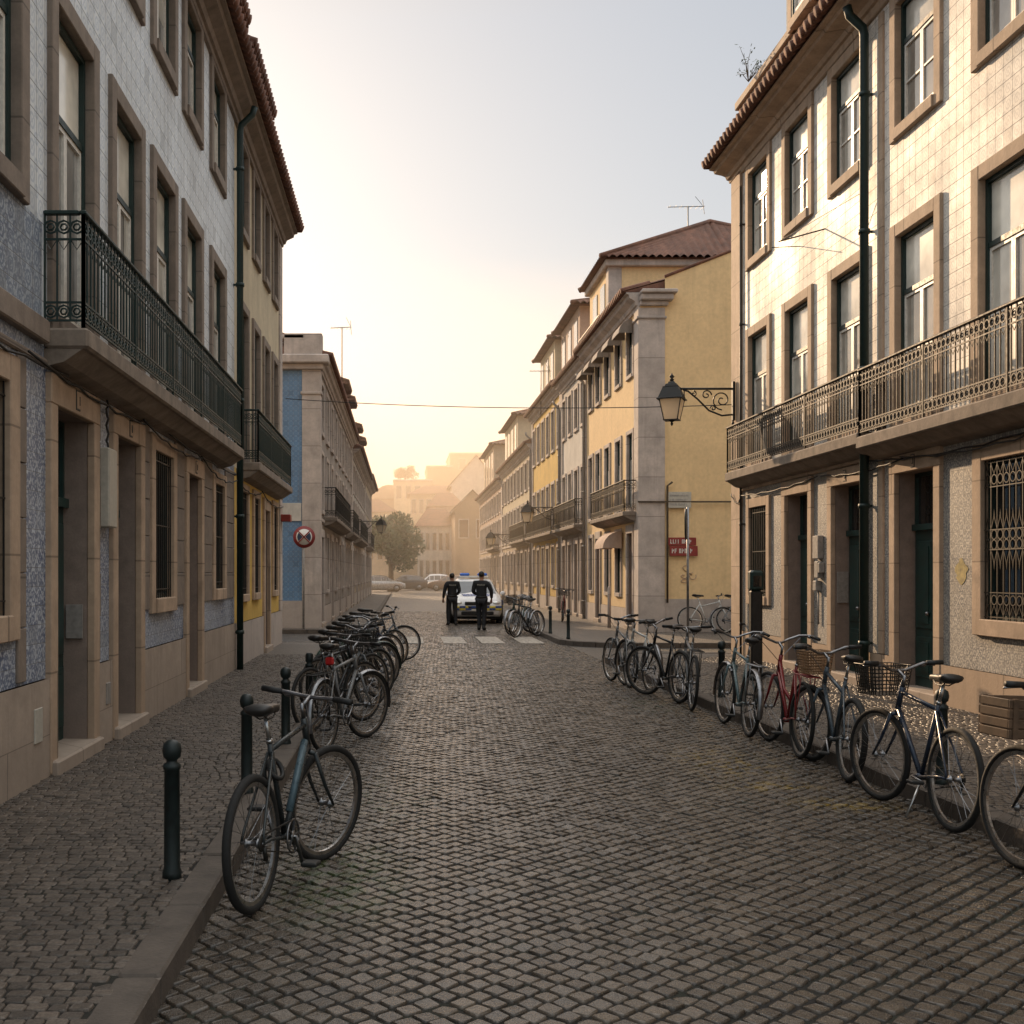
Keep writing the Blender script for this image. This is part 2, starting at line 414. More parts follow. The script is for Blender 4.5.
def m_pave_far(name, a, b, joint, sx, sy, rough):
    t = NT(name); br = t.n('ShaderNodeTexBrick')
    br.offset = .5; br.inputs['Color1'].default_value = a+(1,); br.inputs['Color2'].default_value = b+(1,); br.inputs['Mortar'].default_value = joint+(1,)
    br.inputs['Scale'].default_value = 1.; br.inputs['Brick Width'].default_value = sx; br.inputs['Row Height'].default_value = sy
    br.inputs['Mortar Size'].default_value = sx*.1; br.inputs['Mortar Smooth'].default_value = .5; br.inputs['Bias'].default_value = 0
    t.link(t.geo.outputs['Position'], br.inputs['Vector'])
    n = t.noise(.5, 5); n2 = t.noise(30., 3)
    c = t.mix(t.ramp(n, .35, .7, 0, .45), br.outputs['Color'], dk(a, .5)); c = t.mix(t.ramp(n2, .4, .7, 0, .4), c, dk(a, .45))
    h = t.math('ADD', t.math('SUBTRACT', 1., br.outputs['Fac']), t.math('MULTIPLY', n2, .7))
    t.bump(h, .8, .02); return t.set(c, rough)
M['sett_far'] = m_pave_far('granite_setts_far', (.10,.088,.078), (.135,.118,.102), (.03,.026,.022), .10, .095, .42)
M['calc_far'] = m_pave_far('calcada_far', (.15,.122,.10), (.20,.165,.135), (.03,.025,.02), .07, .07, .6)
M['earth'] = m_rough('dry_ground', (.12,.10,.075), .3, .3, .95, 0, .3, False)
KL, KR = -.95, 3.8
Y_ST = 26.4; Y_SE = 50.
def S(o): return tag(o, kind='structure')
S(MB().quad((-1500,-600,-.045),(1500,-600,-.045),(1500,2500,-.045),(-1500,2500,-.045)).build('ground', M['earth']))
S(MB().quad((KL-.1,-6,-.011),(KR+.1,-6,-.011),(KR+.1,Y_SE,-.011),(KL-.1,Y_SE,-.011)).build('road_bed', M['joint']))
rd = MB()
rd.quad((-4.,Y_ST,-.002),(KL,Y_ST,-.002),(KL,Y_SE,-.002),(-4.,Y_SE,-.002)); rd.quad((KR,Y_ST,-.002),(4.6,Y_ST,-.002),(4.6,Y_SE,-.002),(KR,Y_SE,-.002)); rd.quad((-4.,Y_SE,0),(4.6,Y_SE,0),(4.6,130,0),(-4.,130,0))
rd.quad((-60,26.1,-.004),(-3.9,26.1,-.004),(-3.9,31.8,-.004),(-60,31.8,-.004)); rd.quad((-3.9,26.1,-.006),(-.9,26.1,-.006),(-.9,26.4,-.006),(-3.9,26.4,-.006))
rd.quad((KR+.05,22.,-.004),(60,22.,-.004),(60,26.4,-.004),(KR+.05,26.4,-.004)); rd.quad((4.6,26.4,-.004),(60,26.4,-.004),(60,27,-.004),(4.6,27,-.004))
rd.quad((-60,92,-.004),(-4.,92,-.004),(-4.,130,-.004),(-60,130,-.004)); rd.quad((4.6,92,-.004),(60,92,-.004),(60,130,-.004),(4.6,130,-.004))
rd.quad((-6,20,-.035),(12,20,-.035),(12,34,-.035),(-6,34,-.035))
rd.quad((KL-.1,-40,-.004),(KR+.1,-40,-.004),(KR+.1,2.,-.004),(KL-.1,2.,-.004))
S(rd.build('road', M['sett_far']))
S(stone_mesh('road_setts', M['sett'], KL-.04, KR+.04, 2., Y_SE, .100, .098, .014, .0022, .012, .07, rot=43.))
PZ = .12
def pave(name, pts, mat, kmat, kerb_edges, kw=.18):
    """raised pavement: top polygon, and a kerb of separate stones along the listed edges"""
    S(MB().poly([(x,y,PZ-.011) for x,y in pts]).build(name, mat))
    kb = MB()
    for run in kerb_edges:
        P = [Vector((x,y)) for x,y in run]
        for a, b in zip(P[:-1], P[1:]):
            d = b-a; L = d.length; d.normalize(); nrm = Vector((-d.y, d.x)); k = max(1, round(L/.95)); st = L/k
            for i in range(k):
                p = a + d*(i*st+.006); q = a + d*((i+1)*st-.006); j = rnd.uniform(-.006, .006); w = kw
                o = len(kb.v)
                b_ = MB().bbox(0, (q-p).length, 0, w, -.05, PZ+.004+j, .012)
                b_.xf(Matrix(((d.x, nrm.x, 0, p.x),(d.y, nrm.y, 0, p.y),(0,0,1,0),(0,0,0,1))))
                kb.add(b_.v, b_.f)
    S(kb.build(name+'_kerb', kmat))
def arc(cx, cy, r, a0, a1, n=8): return [(cx+r*math.cos(rad(a0+(a1-a0)*i/n)), cy+r*math.sin(rad(a0+(a1-a0)*i/n))) for i in range(n+1)]
# left pavement (kerb runs with the pavement on its left)
c1 = arc(KL-.8, 25.3, .8, 0, 90)
pave('left_pavement', [(-2.9,-6),(KL,-6)] + c1 + [(-9,26.1),(-9,25.7),(-2.9,25.7)], M['calc_far'], M['kerb'], [[(KL,-6),(KL,25.3)] + c1[1:] + [(-9,26.1)]])
c2 = arc(KR+1., 21.5, 1., 180, 90)
pave('right_pavement', [(6.6,-6),(KR,-6)] + c2 + [(12,22.5),(12,22.1),(6.6,22.1)], M['calc_far'], M['kerb'], [[(12,22.5)] + c2[::-1] + [(KR,-6)]])
c3 = arc(KL-.8, 32.4, .8, 0, -90)
pave('left_far_pavement', [(-2.6,92)] + [(KL,92)] + c3 + [(-12,31.6),(-12,32.7),(-2.6,32.7)], M['calc_far'], M['kerb'], [[(-12,31.6)] + c3[::-1] + [(KL,92)]])
c4 = arc(3.7+1.6, 27.2, 1.6, 180, 270)
pave('right_far_pavement', [(6.6,96),(3.7,96)] + c4 + [(20,25.6),(20,30.7),(6.6,30.7)], M['calc_far'], M['kerb'], [[(3.7,96)] + c4 + [(20,25.6)]])
S(MB().quad((-2.80,2,PZ-.008),(KL-.15,2,PZ-.008),(KL-.15,22,PZ-.008),(-2.80,22,PZ-.008)).build('left_pavement_bed', M['joint']))
S(MB().quad((KR+.15,5,PZ-.008),(6.52,5,PZ-.008),(6.52,21.4,PZ-.008),(KR+.15,21.4,PZ-.008)).build('right_pavement_bed', M['joint']))
S(stone_mesh('left_pavement_stones', M['calcada'], -2.80, KL-.16, 2., 22., .082, .07, .007, .0018, .012, .1, z0=PZ))
S(stone_mesh('right_pavement_stones', M['calcada'], KR+.185, 6.52, 5., 21.4, .08, .074, .007, .0018, .012, .1, z0=PZ))
def m_worn():
    t = NT('worn_white_road_paint'); n = t.noise(14., 5, .7)
    return t.set(t.mix(t.ramp(n, .42, .60), (.14,.12,.10), (.50,.44,.37)), .7)
cw = MB()
for x in (-.05, .98, 1.9, 2.85): cw.quad((x,27.1,.011),(x+.56,27.1,.011),(x+.56,30.,.011),(x,30.,.011))
S(cw.build('zebra_crossing', m_worn()))

# ------------------------------------------------------------------ building kit
def glyphs(m, x0, x1, z, h, y, seed):
    """illegible small lettering: upright and cross strokes"""
    r_ = random.Random(seed); x = x0; w = h*.55; s = h*.16
    while x < x1-w:
        k = r_.randrange(5)
        m.box(x, x+s, y, y+.004, z, z+h)
        if k in (0,1,2): m.box(x+s, x+w*.8, y, y+.004, z+(h-s if k != 1 else 0), z+(h if k != 1 else s))
        if k in (2,3): m.box(x+s, x+w*.75, y, y+.004, z+h*.42, z+h*.42+s)
        if k in (0,3): m.box(x+w*.8-s, x+w*.8, y, y+.004, z+(0 if k==0 else h*.42), z+h-s)
        x += w*1.12 if r_.random() > .15 else w*1.8
    return m
class Bld:
    """local frame: x along the facade, y outwards, z up"""
    def __init__(s, name, label, cat, facing, X, Y, group=None):
        s.f = facing; s.X = X; s.Y = Y
        s.root = thing(name, label, cat, (X, Y, 0), (0,0,{'L':-PI/2,'R':PI/2,'S':PI}[facing]), group)
        s.cache = {}
    def u(s, p): return {'L': s.Y-p, 'R': p-s.Y, 'S': s.X-p}[s.f]
    def part(s, name, mb, mat, loc=None, parent=None): return mb.build(name, mat, parent or s.root, loc)
    def wall(s, pa, pb, za, zb, holes, mat, name='wall', y=0.):
        ua, ub = sorted((s.u(pa), s.u(pb)))
        H = []
        for (a, b, z0, z1) in holes:
            a, b = sorted((a, b)); a, b, z0, z1 = max(a,ua), min(b,ub), max(z0,za), min(z1,zb)
            if b > a+1e-4 and z1 > z0+1e-4: H.append((a,b,z0,z1))
        us = sorted({ua, ub} | {h[0] for h in H} | {h[1] for h in H}); zs = sorted({za, zb} | {h[2] for h in H} | {h[3] for h in H})
        m = MB()
        for i in range(len(us)-1):
            for j in range(len(zs)-1):
                cu, cz = (us[i]+us[i+1])/2, (zs[j]+zs[j+1])/2
                if any(h[0] < cu < h[1] and h[2] < cz < h[3] for h in H): continue
                m.quad((us[i],y,zs[j]),(us[i+1],y,zs[j]),(us[i+1],y,zs[j+1]),(us[i],y,zs[j+1]))
        return s.part(name, m, mat)
    def body(s, pa, pb, depth, ztop, mat, name='side_wall'):
        a, b = sorted((s.u(pa), s.u(pb))); m = MB(); e = .003
        m.quad((a,0,0),(a,-depth,0),(a,-depth,ztop),(a,0,ztop)); m.quad((b,0,0),(b,-depth,0),(b,-depth,ztop),(b,0,ztop))
        m.quad((a,-depth,0),(b,-depth,0),(b,-depth,ztop),(a,-depth,ztop)); m.quad((a,-.5,ztop-.01),(b,-.5,ztop-.01),(b,-depth,ztop-.01),(a,-depth,ztop-.01))
        return s.part(name, m, mat)
    def strip(s, name, pa, pb, z0, z1, y0, y1, mat, bevel=.012, parent=None):
        a, b = sorted((s.u(pa), s.u(pb)))
        return s.part(name, MB().bbox(a, b, y0, y1, z0, z1, bevel), mat, parent=parent)
    def cached(s, key, fn):
        if key not in s.cache: s.cache[key] = fn()
        return s.cache[key]
    def window(s, p, z0, w, h, t=.17, trim='stone', style='french', frame='green', sash='sashw', pane='pane', depth=.075, grille=None, balc=False):
        """surround (outer w x h from z0), with sash, panes, blind and grille as sub-parts"""
        s.nw = getattr(s, 'nw', 0) + 1; var = (s.nw*7//3) % 4 if style != 'plain' else 0
        key = ('w', var, w, h, t, trim, style, frame, sash, pane, depth, grille)
        def mk():
            tb = t if not balc else .06
            hw = w/2; r = {}
            m = MB(); D = -depth-.12
            m.bbox(-hw, -hw+t, D, .045, 0, h, .008); m.bbox(hw-t, hw, D, .045, 0, h, .008)
            m.bbox(-hw+t, hw-t, D, .043, h-t, h-.001, .008); m.bbox(-hw+t, hw-t, D, .07, 0.001, t*.92, .008)
            r['s'] = m.mesh('window', M[trim])
            a, b, c, d = -hw+t, hw-t, t*.92, h-t
            y = -depth; fr = MB(); k = .05
            fr.box(a, a+k, y-.05, y+.035, c, d); fr.box(b-k, b, y-.05, y+.035, c, d); fr.box(a+k, b-k, y-.05, y+.035, d-k, d); fr.box(a+k, b-k, y-.05, y+.03, c, c+k)
            zt = c + (d-c)*(.68 if style != 'plain' else 1.)
            if style != 'plain': fr.box(a+k, b-k, y-.05, y+.025, zt-.03, zt+.03)
            r['f'] = fr.mesh('frame', M[frame])
            ss = MB(); pn = MB(); bl = MB(); q = .042
            if style == 'plain':
                pn.quad((a+k,y-.02,c+k),(b-k,y-.02,c+k),(b-k,y-.02,d-k),(a+k,y-.02,d-k))
            else:
                mid = (a+b)/2
                for (x0, x1) in ((a+k, mid), (mid, b-k)):
                    z1, z2 = c+k, zt-.03
                    ss.box(x0+.002, x0+q, y-.03, y+.012, z1, z2); ss.box(x1-q, x1-.002, y-.03, y+.012, z1, z2); ss.box(x0+q, x1-q, y-.03, y+.012, z2-q, z2); ss.box(x0+q, x1-q, y-.03, y+.012, z1, z1+q*1.6)
                    if style == 'four': ss.box(x0+q, x1-q, y-.03, y+.008, (z1+z2)/2-.012, (z1+z2)/2+.012)
                    if style == 'balcony':
                        ss.box(x0+q, x1-q, y-.03, y+.004, z1+q, z1+.42)
                    tl = rnd.uniform(-.006,.006)
                    pn.quad((x0+q,y-.012,z1+q),(x1-q,y-.012+tl,z1+q),(x1-q,y-.012+tl,z2-q),(x0+q,y-.012,z2-q))
                bl.quad((a+k,y-.012,zt+.03),(b-k,y-.012,zt+.03),(b-k,y-.012,d-k),(a+k,y-.012,d-k))
                r['ss'] = ss.mesh('sash', M[sash]); r['b'] = bl.mesh('transom_pane', M['blind'])
            if var in (1, 2, 3) and style != 'plain':
                z1, z2 = c+k+q, zt-.03-q; r['c'] = []
                for (x0, x1) in ((a+k+q, (a+b)/2-q), ((a+b)/2+q, b-k-q)):
                    cu = MB()
                    if var == 1: cu.quad((x0,y-.009,z2-(z2-z1)*.42),(x1,y-.009,z2-(z2-z1)*.42),(x1,y-.009,z2),(x0,y-.009,z2))
                    elif var == 2:
                        wq = (x1-x0)*.45; xs = (x0, x0+wq) if x0 < (a+b)/2-.02 else (x1-wq, x1)
                        cu.quad((xs[0],y-.009,z1),(xs[1],y-.009,z1),(xs[1],y-.009,z2),(xs[0],y-.009,z2))
                    elif x0 > (a+b)/2-.02: cu.quad((x0,y-.009,z1),(x1,y-.009,z1),(x1,y-.009,z2),(x0,y-.009,z2))
                    if cu.v: r['c'].append(cu.mesh('curtain', M['curtain']))
            r['p'] = pn.mesh('pane', M[pane])
            if grille: r['g'] = grille(a, b, c, d).mesh('grille', M['iron' if grille is grille_bars else 'rust'])
            return r
        r = s.cached(key, mk)
        o = put('window', r['s'], s.root, (s.u(p), 0, z0))
        put('frame', r['f'], o); put('pane', r['p'], o)
        if 'ss' in r: put('sash', r['ss'], o); put('transom_pane', r['b'], o)
        if 'g' in r: put('grille', r['g'], o)
        for cm in r.get('c', ()): put('curtain', cm, o)
        return (s.u(p)-w/2+.01, s.u(p)+w/2-.01, z0+.01, z0+h-.01)
    def door(s, p, ztop, w, t=.17, trim='stone_p', leaf='doorgreen', depth=.23, z0=.13, trimtop=.24, number=False, reveal='reveal'):
        key = ('d', ztop, w, t, trim, leaf, depth)
        hw = w/2; h = ztop-z0
        def mk():
            r = {}; m = MB(); D = -depth-.06
            m.bbox(-hw, -hw+t, -.02, .05, 0, h-trimtop, .008); m.bbox(hw-t, hw, -.02, .05, 0, h-trimtop, .008); m.bbox(-hw, hw, -.02, .052, h-trimtop, h, .008)
            r['s'] = m.mesh('door_surround', M[trim])
            j = MB(); j.box(-hw+.03, -hw+t-.004, D, -.021, 0, h-trimtop+.02); j.box(hw-t+.004, hw-.03, D, -.021, 0, h-trimtop+.02); j.box(-hw+t, hw-t, D, -.021, h-trimtop+.004, h-.02)
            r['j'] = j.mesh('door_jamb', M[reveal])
            r['st'] = MB().bbox(-hw+.02, hw-.02, D, .10, -.10, .10, .015).mesh('door_step', M['stone_l'])
            a, b = -hw+t, hw-t; d = h-trimtop; y = -depth; lf = MB()
            lt = d*.74
            lf.box(a, b, y-.05, y, .10, lt)
            n = 2
            for i in range(n):
                x0 = a+(b-a)*i/n+.05; x1 = a+(b-a)*(i+1)/n-.05
                for (z1, z2) in ((.22, .75), (.85, lt-.14)):
                    lf.bbox(x0, x1, y, y+.022, z1, z2, .012); lf.box(x0+.06, x1-.06, y+.022, y+.034, z1+.07, z2-.07)
            lf.box((a+b)/2-.02, (a+b)/2+.02, y, y+.03, .12, lt-.04)
            lf.box(a, b, y-.05, y+.05, lt, lt+.08)
            lf.box(a, a+.05, y-.05, y+.01, lt+.08, d); lf.box(b-.05, b, y-.05, y+.01, lt+.08, d); lf.box(a+.05, b-.05, y-.05, y+.01, d-.05, d)
            r['l'] = lf.mesh('door_leaf', M[leaf])
            r['p'] = MB().quad((a+.05,y-.02,lt+.08),(b-.05,y-.02,lt+.08),(b-.05,y-.02,d-.05),(a+.05,y-.02,d-.05)).mesh('fanlight_pane', M['paned'])
            g = MB(); cx = (a+b)/2; cz = (lt+.08+d-.05)/2; hh = (d-.05-lt-.08)/2
            for k in (-.24, -.12, 0, .12, .24): g.tube([(cx+k, y, cz-hh),(cx+k, y, cz+hh)], .007, 4)
            for k in (-.18, -.06, .06, .18):
                g.ring((cx+k, y, cz+hh*.45), .055, .006, (1,0,0), (0,0,1), 10, 4); g.ring((cx+k, y, cz-hh*.45), .055, .006, (1,0,0), (0,0,1), 10, 4)
            r['g'] = g.mesh('fanlight_grille', M['iron'])
            r['h'] = MB().ball(((a+b)/2+.10, y+.05, 1.05), .03, .03, .03).mesh('door_handle', M['steel'])
            return r
        r = s.cached(key, mk)
        o = put('doorway', r['s'], s.root, (s.u(p), 0, z0))
        for k, nm in (('j','door_jamb'),('st','door_step'),('l','door_leaf'),('p','fanlight_pane'),('g','fanlight_grille'),('h','door_handle')): put(nm, r[k], o)
        if number:
            pl = MB().bbox(-.06, .06, .05, .058, h-.205, h-.035, .003).build('number_plaque', M['ink'], o)
            MB().box(-.046, .046, .0585, .061, h-.19, h-.05).build('plaque_face', M[trim], pl)
            g = MB(); glyphs(g, -.032, .035, h-.16, .075, .0615, int(p*10)); g.build('plaque_figure', M['ink'], pl)
        return (s.u(p)-hw+.02, s.u(p)+hw-.02, -.1, ztop-.02)
    def balcony(s, pa, pb, z0, th, proj, h=.9, mat='green', sp=.105, slab='slab', posts=1.9, orn=True, side=True):
        a, b = sorted((s.u(pa), s.u(pb))); m = MB()
        m.bbox(a, b, 0, proj, z0, z0+th, .02)
        m.add([(a+.02,0,z0),(b-.02,0,z0),(b-.02,proj-.05,z0-.002),(a+.02,proj-.05,z0-.002),(a+.02,0,z0-.14),(b-.02,0,z0-.14),(b-.02,proj*.45,z0-.10),(a+.02,proj*.45,z0-.10)],[(0,1,2,3),(4,7,6,5),(2,6,7,3),(0,3,7,4),(1,5,6,2)])
        o = s.part('balcony', m, M[slab]); zt = z0+th+h-.02; zb = z0+th
        R_ = MB(); yf = proj-.045
        def run(p, q):
            p = Vector(p); q = Vector(q); d = q-p; L = d.length; d.normalize(); up = Vector((0,0,1))
            n = max(1, round(L/sp)); st = L/n
            for z in (zb+.06, zb+.20, zt-.19): R_.tube([p+up*z, q+up*z], .011, 4)
            for i in range(n+1):
                c = p+d*(i*st)
                R_.tube([c+up*(zb+.06), c+up*zt], .0095, 4)
                if i < n and orn:
                    cc = c+d*(st/2)
                    for (zz, rr) in ((zb+.13, .048), (zt-.095, .05)):
                        R_.ring(cc+up*zz, rr, .009, d, up, 8, 4)
                        R_.ring(cc+up*zz, rr*.5, .009, d, up, 6, 3)
                    R_.tube([c+up*(zt-.19), cc+up*(zt-.27), c+d*st+up*(zt-.19)], .005, 3)
            k = max(1, round(L/posts))
            for i in range(k+1):
                c = p+d*(L*i/k); R_.tube([c+up*zb, c+up*(zt+.02)], .017, 4)
        e = .03
        run((a+e,yf,0),(b-e,yf,0))
        if side: run((a+e,.0,0),(a+e,yf,0)); run((b-e,.0,0),(b-e,yf,0))
        s.part('railing', R_, M[mat], parent=o)
        hr = MB(); hr.bbox(a+.005, b-.005, yf-.028, yf+.028, zt, zt+.032, .008)
        if side: hr.bbox(a+.005, a+.06, 0, yf-.03, zt, zt+.031, .006); hr.bbox(b-.06, b-.005, 0, yf-.03, zt, zt+.031, .006)
        s.part('handrail', hr, M[mat], parent=o)
        return o
    def eaves(s, pa, pb, zc, zt, proj, mat='stone', ridge=(4.5, 2.2), period=.21, tiles=True):
        """moulded cornice and the tiled roof over it"""
        a, b = sorted((s.u(pa), s.u(pb))); m = MB(); H = zt-zc
        pr = [(0,zc),(.05,zc),(.06,zc+H*.18),(.10,zc+H*.22),(.13,zc+H*.45),(.20,zc+H*.55),(proj*.62,zc+H*.66),(proj*.66,zc+H*.86),(proj*.8,zc+H*.90),(proj*.82,zt-.01),(0,zt-.01)]
        sec = lambda x: [(x, y, z) for y, z in pr]
        m.loft([sec(a), sec(b)], smooth=False); s.part('cornice', m, M[mat])
        s.roof(a, b, proj, zt, -ridge[0], zt+ridge[1], period)
    def roof(s, a, b, ye, ze, yr, zr, period=.21, name='roof', cap=True):
        n = max(2, round((b-a)/period)); k = 6; rows = 10; vs = []; fs = []
        L = math.hypot(yr-ye, zr-ze); N = n*k+1
        for j in range(rows+1):
            f = j/rows
            for i in range(N):
                ph = (i % k)/k; up = .05*abs(math.sin(PI*(i/k))) if True else 0
                vs.append((a+(b-a)*i/(N-1), ye+(yr-ye)*f, ze+.035+(zr-ze)*f+up))
        for j in range(rows):
            for i in range(N-1): fs.append((j*N+i, j*N+i+1, (j+1)*N+i+1, (j+1)*N+i))
        m = MB().add(vs, fs, True)
        lip = [];
        for i in range(N): lip.append((vs[i][0], vs[i][1], ze)) 
        o = len(m.v); m.v += lip
        for i in range(N-1): m.f.append((i, i+1, o+i+1, o+i)); m.sm.append(False)
        m.quad((a,ye,ze),(b,ye,ze),(b,yr,zr-.02),(a,yr,zr-.02))
        sl = (zr-ze)/(yr-ye)
        for i in range(n): x = a+(b-a)*(i+.5)/n; m.tube([(x,ye+.045,ze+.045-.045*-sl*0),(x,ye-.75,ze+.07-.75*sl*-1*-1)], [.082,.07], 8)
        if cap: m.tube([(a,yr,zr+.03),(b,yr,zr+.03)], .09, 8)
        m.quad((a,yr,zr),(b,yr,zr),(b,yr*2-ye,ze),(a,yr*2-ye,ze))
        m.poly([(a,ye,ze),(a,yr,zr),(a,2*yr-ye,ze)]); m.poly([(b,ye,ze),(b,yr,zr),(b,2*yr-ye,ze)])
        return s.part(name, m, M['roof'])
    def pipe(s, p, z0, z1, r=.055, mat='green', y=.11, bend=True):
        x = s.u(p); m = MB(); pts = [(x,y,z0),(x,y,z1-.35)]
        if bend: pts += [(x,y+.02,z1-.25),(x+.0,y+.2,z1-.08),(x,y+.24,z1+.05)]
        m.tube(pts, r, 10)
        for z in np.arange(z0+.6, z1-.3, 1.9):
            m.tube([(x,y,z),(x,y,z+.06)], r*1.28, 10); m.box(x-.02, x+.02, 0, y, z+.015, z+.045)
        return s.part('downpipe', m, M[mat])
def grille_bars(a, b, c, d):
    g = MB(); y = .0
    n = max(3, round((b-a)/.11))
    for i in range(n+1): x = a+.02+(b-a-.04)*i/n; g.tube([(x,y,c),(x,y,d)], .008, 4)
    for z in (c+.1, c+(d-c)*.5, d-.1): g.tube([(a,y,z),(b,y,z)], .009, 4)
    return g
def grille_fancy(a, b, c, d):
    g = MB(); y = .0; n = max(3, round((b-a)/.125)); st = (b-a-.04)/n; H = d-c
    for z in (c+.03, c+.26*H*0+.30, c+H*.5-.11, c+H*.5+.11, d-.30, d-.03): g.tube([(a,y,z),(b,y,z)], .008, 4)
    for i in range(n+1):
        x = a+.02+i*st; g.tube([(x,y,c),(x,y,d)], .0085, 4)
        if i < n:
            xc = x+st/2
            for z in (c+.22, d-.22, c+H*.5-.055, c+H*.5+.055): g.ring((xc,y,z), st*.42, .0075, (1,0,0), (0,0,1), 10, 4)
            for (z0, z1) in ((c+.05, c+.16), (d-.05, d-.16)): g.tube([(x,y,z0),(xc,y,z1),(x+st,y,z0)], .007, 4)
            for (z0, sg) in ((c+H*.5-.11, -1), (c+H*.5+.11, 1)): g.tube([(x,y,z0),(xc-.01,y,z0+sg*.13),(xc,y,z0+sg*.22),(xc+.01,y,z0+sg*.13),(x+st,y,z0)], .006, 4)
    return g

# ------------------------------------------------------------------ left, near: blue tiled house
XL, XR = -2.785, 6.5
A = Bld('tiled_house', 'pale blue azulejo tiled house with long dark green balcony, nearest on the left', 'house', 'L', XL, 18.65)
cA = [5.75, 7.62, 9.53, 11.36, 13.12, 14.9, 16.93]; hs = []
for c in cA[1:]: hs.append(A.window(c, 7.52, 1.36, 1.74, style='french', pane='pane'))
for c in cA[2:]: hs.append(A.window(c, 3.60, 1.38, 2.82, style='french', balc=True))
hs.append(A.window(7.62, 4.40, 1.38, 2.05, style='french'))
gfh = []
gfh.append(A.window(7.4, 1.22, 1.40, 2.02, t=.2, trim='stone_p', style='plain', pane='paned', grille=grille_bars))
gfh.append(A.door(9.5, 3.27, 1.40, number=True)); gfh.append(A.door(11.35, 3.27, 1.30, number=True))
gfh.append(A.window(13.05, 1.25, 1.36, 2.0, t=.18, trim='stone_p', style='plain', pane='paned', grille=grille_bars))
gfh.append(A.door(14.95, 3.22, 1.26, number=True, leaf='wood'))
gfh.append(A.window(17.0, 1.3, 1.2, 1.9, t=.18, trim='stone_p', style='plain', pane='paned', grille=grille_bars))
A.wall(2.0, 18.65, .88, 3.46, gfh, M['tile_gf'], 'ground_floor_wall'); A.wall(2.0, 18.65, 3.46, 9.2, hs, M['tile_pale'], 'wall')
A.wall(2.0, 18.65, -.05, .88, gfh, M['stone_l'], 'plinth', .035)
for (p, q, z0, z1) in ((12.05,12.34,1.3,3.3),(13.75,14.3,1.3,3.3),(15.6,16.38,1.3,3.3),(17.62,18.5,1.3,3.3),(8.12,8.3,.9,3.3),(10.22,10.34,.9,3.3)):
    m = MB(); u0, u1 = sorted((A.u(p), A.u(q))); z = z0
    while z < z1-.05:
        hh = min(.4, z1-z); m.bbox(u0, u1, -.01, .018+rnd.uniform(0,.006), z+.004, z+hh-.004, .005); z += hh
    A.part('ashlar_pier', m, M['stone'])
A.strip('string_course', 2.0, 8.70, 3.46, 3.64, -.02, .07, M['stone'])
A.part('tile_panel', MB().quad((A.u(8.70),.004,3.65),(A.u(2.0),.004,3.65),(A.u(2.0),.004,4.40),(A.u(8.70),.004,4.40)), M['tile_panel'])
A.strip('lower_moulding', 2.0, 18.65, 3.30, 3.36, -.02, .03, M['stone'])
A.balcony(8.74, 17.35, 3.44, .16, .35, .90, 'green')
A.body(2.0, 18.65, 9., 9.4, M['white'])
A.eaves(2.0, 18.65, 9.16, 9.50, .46)
A.pipe(18.55, .1, 9.3)
def dormer(b, p0, p1, z0, z1, y, mat, win=True):
    u0, u1 = sorted((b.u(p0), b.u(p1))); m = MB(); m.box(u0, u1, y-2.2, y, z0, z1)
    d = b.part('dormer', m, M[mat])
    r = MB(); n = round((u1-u0+.3)/.2)
    for i in range(n):
        x = u0-.15+(u1-u0+.3)*(i+.5)/n; r.tube([(x, y+.40, z1+.03),(x, y-2.3, z1+.9)], .085, 8)
    r.box(u0-.15, u1+.15, y-.3, y+.36, z1-.06, z1+.02)
    b.part('dormer_roof', r, M['roof'], parent=d)
    if win:
        w = MB()
        k = max(1, round((u1-u0)/1.6))
        for i in range(k):
            x = u0+(u1-u0)*(i+.5)/k; w.box(x-.4, x+.4, y, y+.02, z0+.25, z1-.15)
        b.part('dormer_window', w, M['paned'], parent=d)
    return d
dormer(A, 14.2, 18.5, 9.7, 10.75, -.12, 'stone')
def cables(b, runs, nm='cable'):
    m = MB()
    for (p0, p1, z0, z1, sag, y) in runs:
        a, c = b.u(p0), b.u(p1); pts = []
        for i in range(13):
            t = i/12; pts.append((a+(c-a)*t, y+.012*math.sin(i*2.1), z0+(z1-z0)*t - sag*4*t*(1-t) + .012*math.sin(i*3.7)))
        m.tube(pts, .011, 5)
    return b.part(nm, m, M['cable'])
cables(A, [(5,9.2,3.28,3.30,.05,.06),(8.2,12,3.31,3.27,.06,.07),(11.8,15.3,3.30,3.25,.10,.08),(15.2,18.4,3.27,3.20,.14,.08),(13,18.5,3.33,3.30,.05,.06),(10.45,10.47,3.3,2.75,0,.05)])
A.strip('meter_box', 10.33, 10.62, 2.12, 2.85, .0, .10, M['plate'], .012)
ib = A.strip('intercom', 9.995, 10.02, 1.12, 1.42, -.20, -.05, M['grey'], .003)
# wall plates on the plinth
A.strip('wall_plate', 8.42, 8.60, .42, .68, .03, .045, M['plate'], .004); A.strip('vent_grid', 10.46, 10.6, .48, .68, .03, .045, M['grey'], .004)

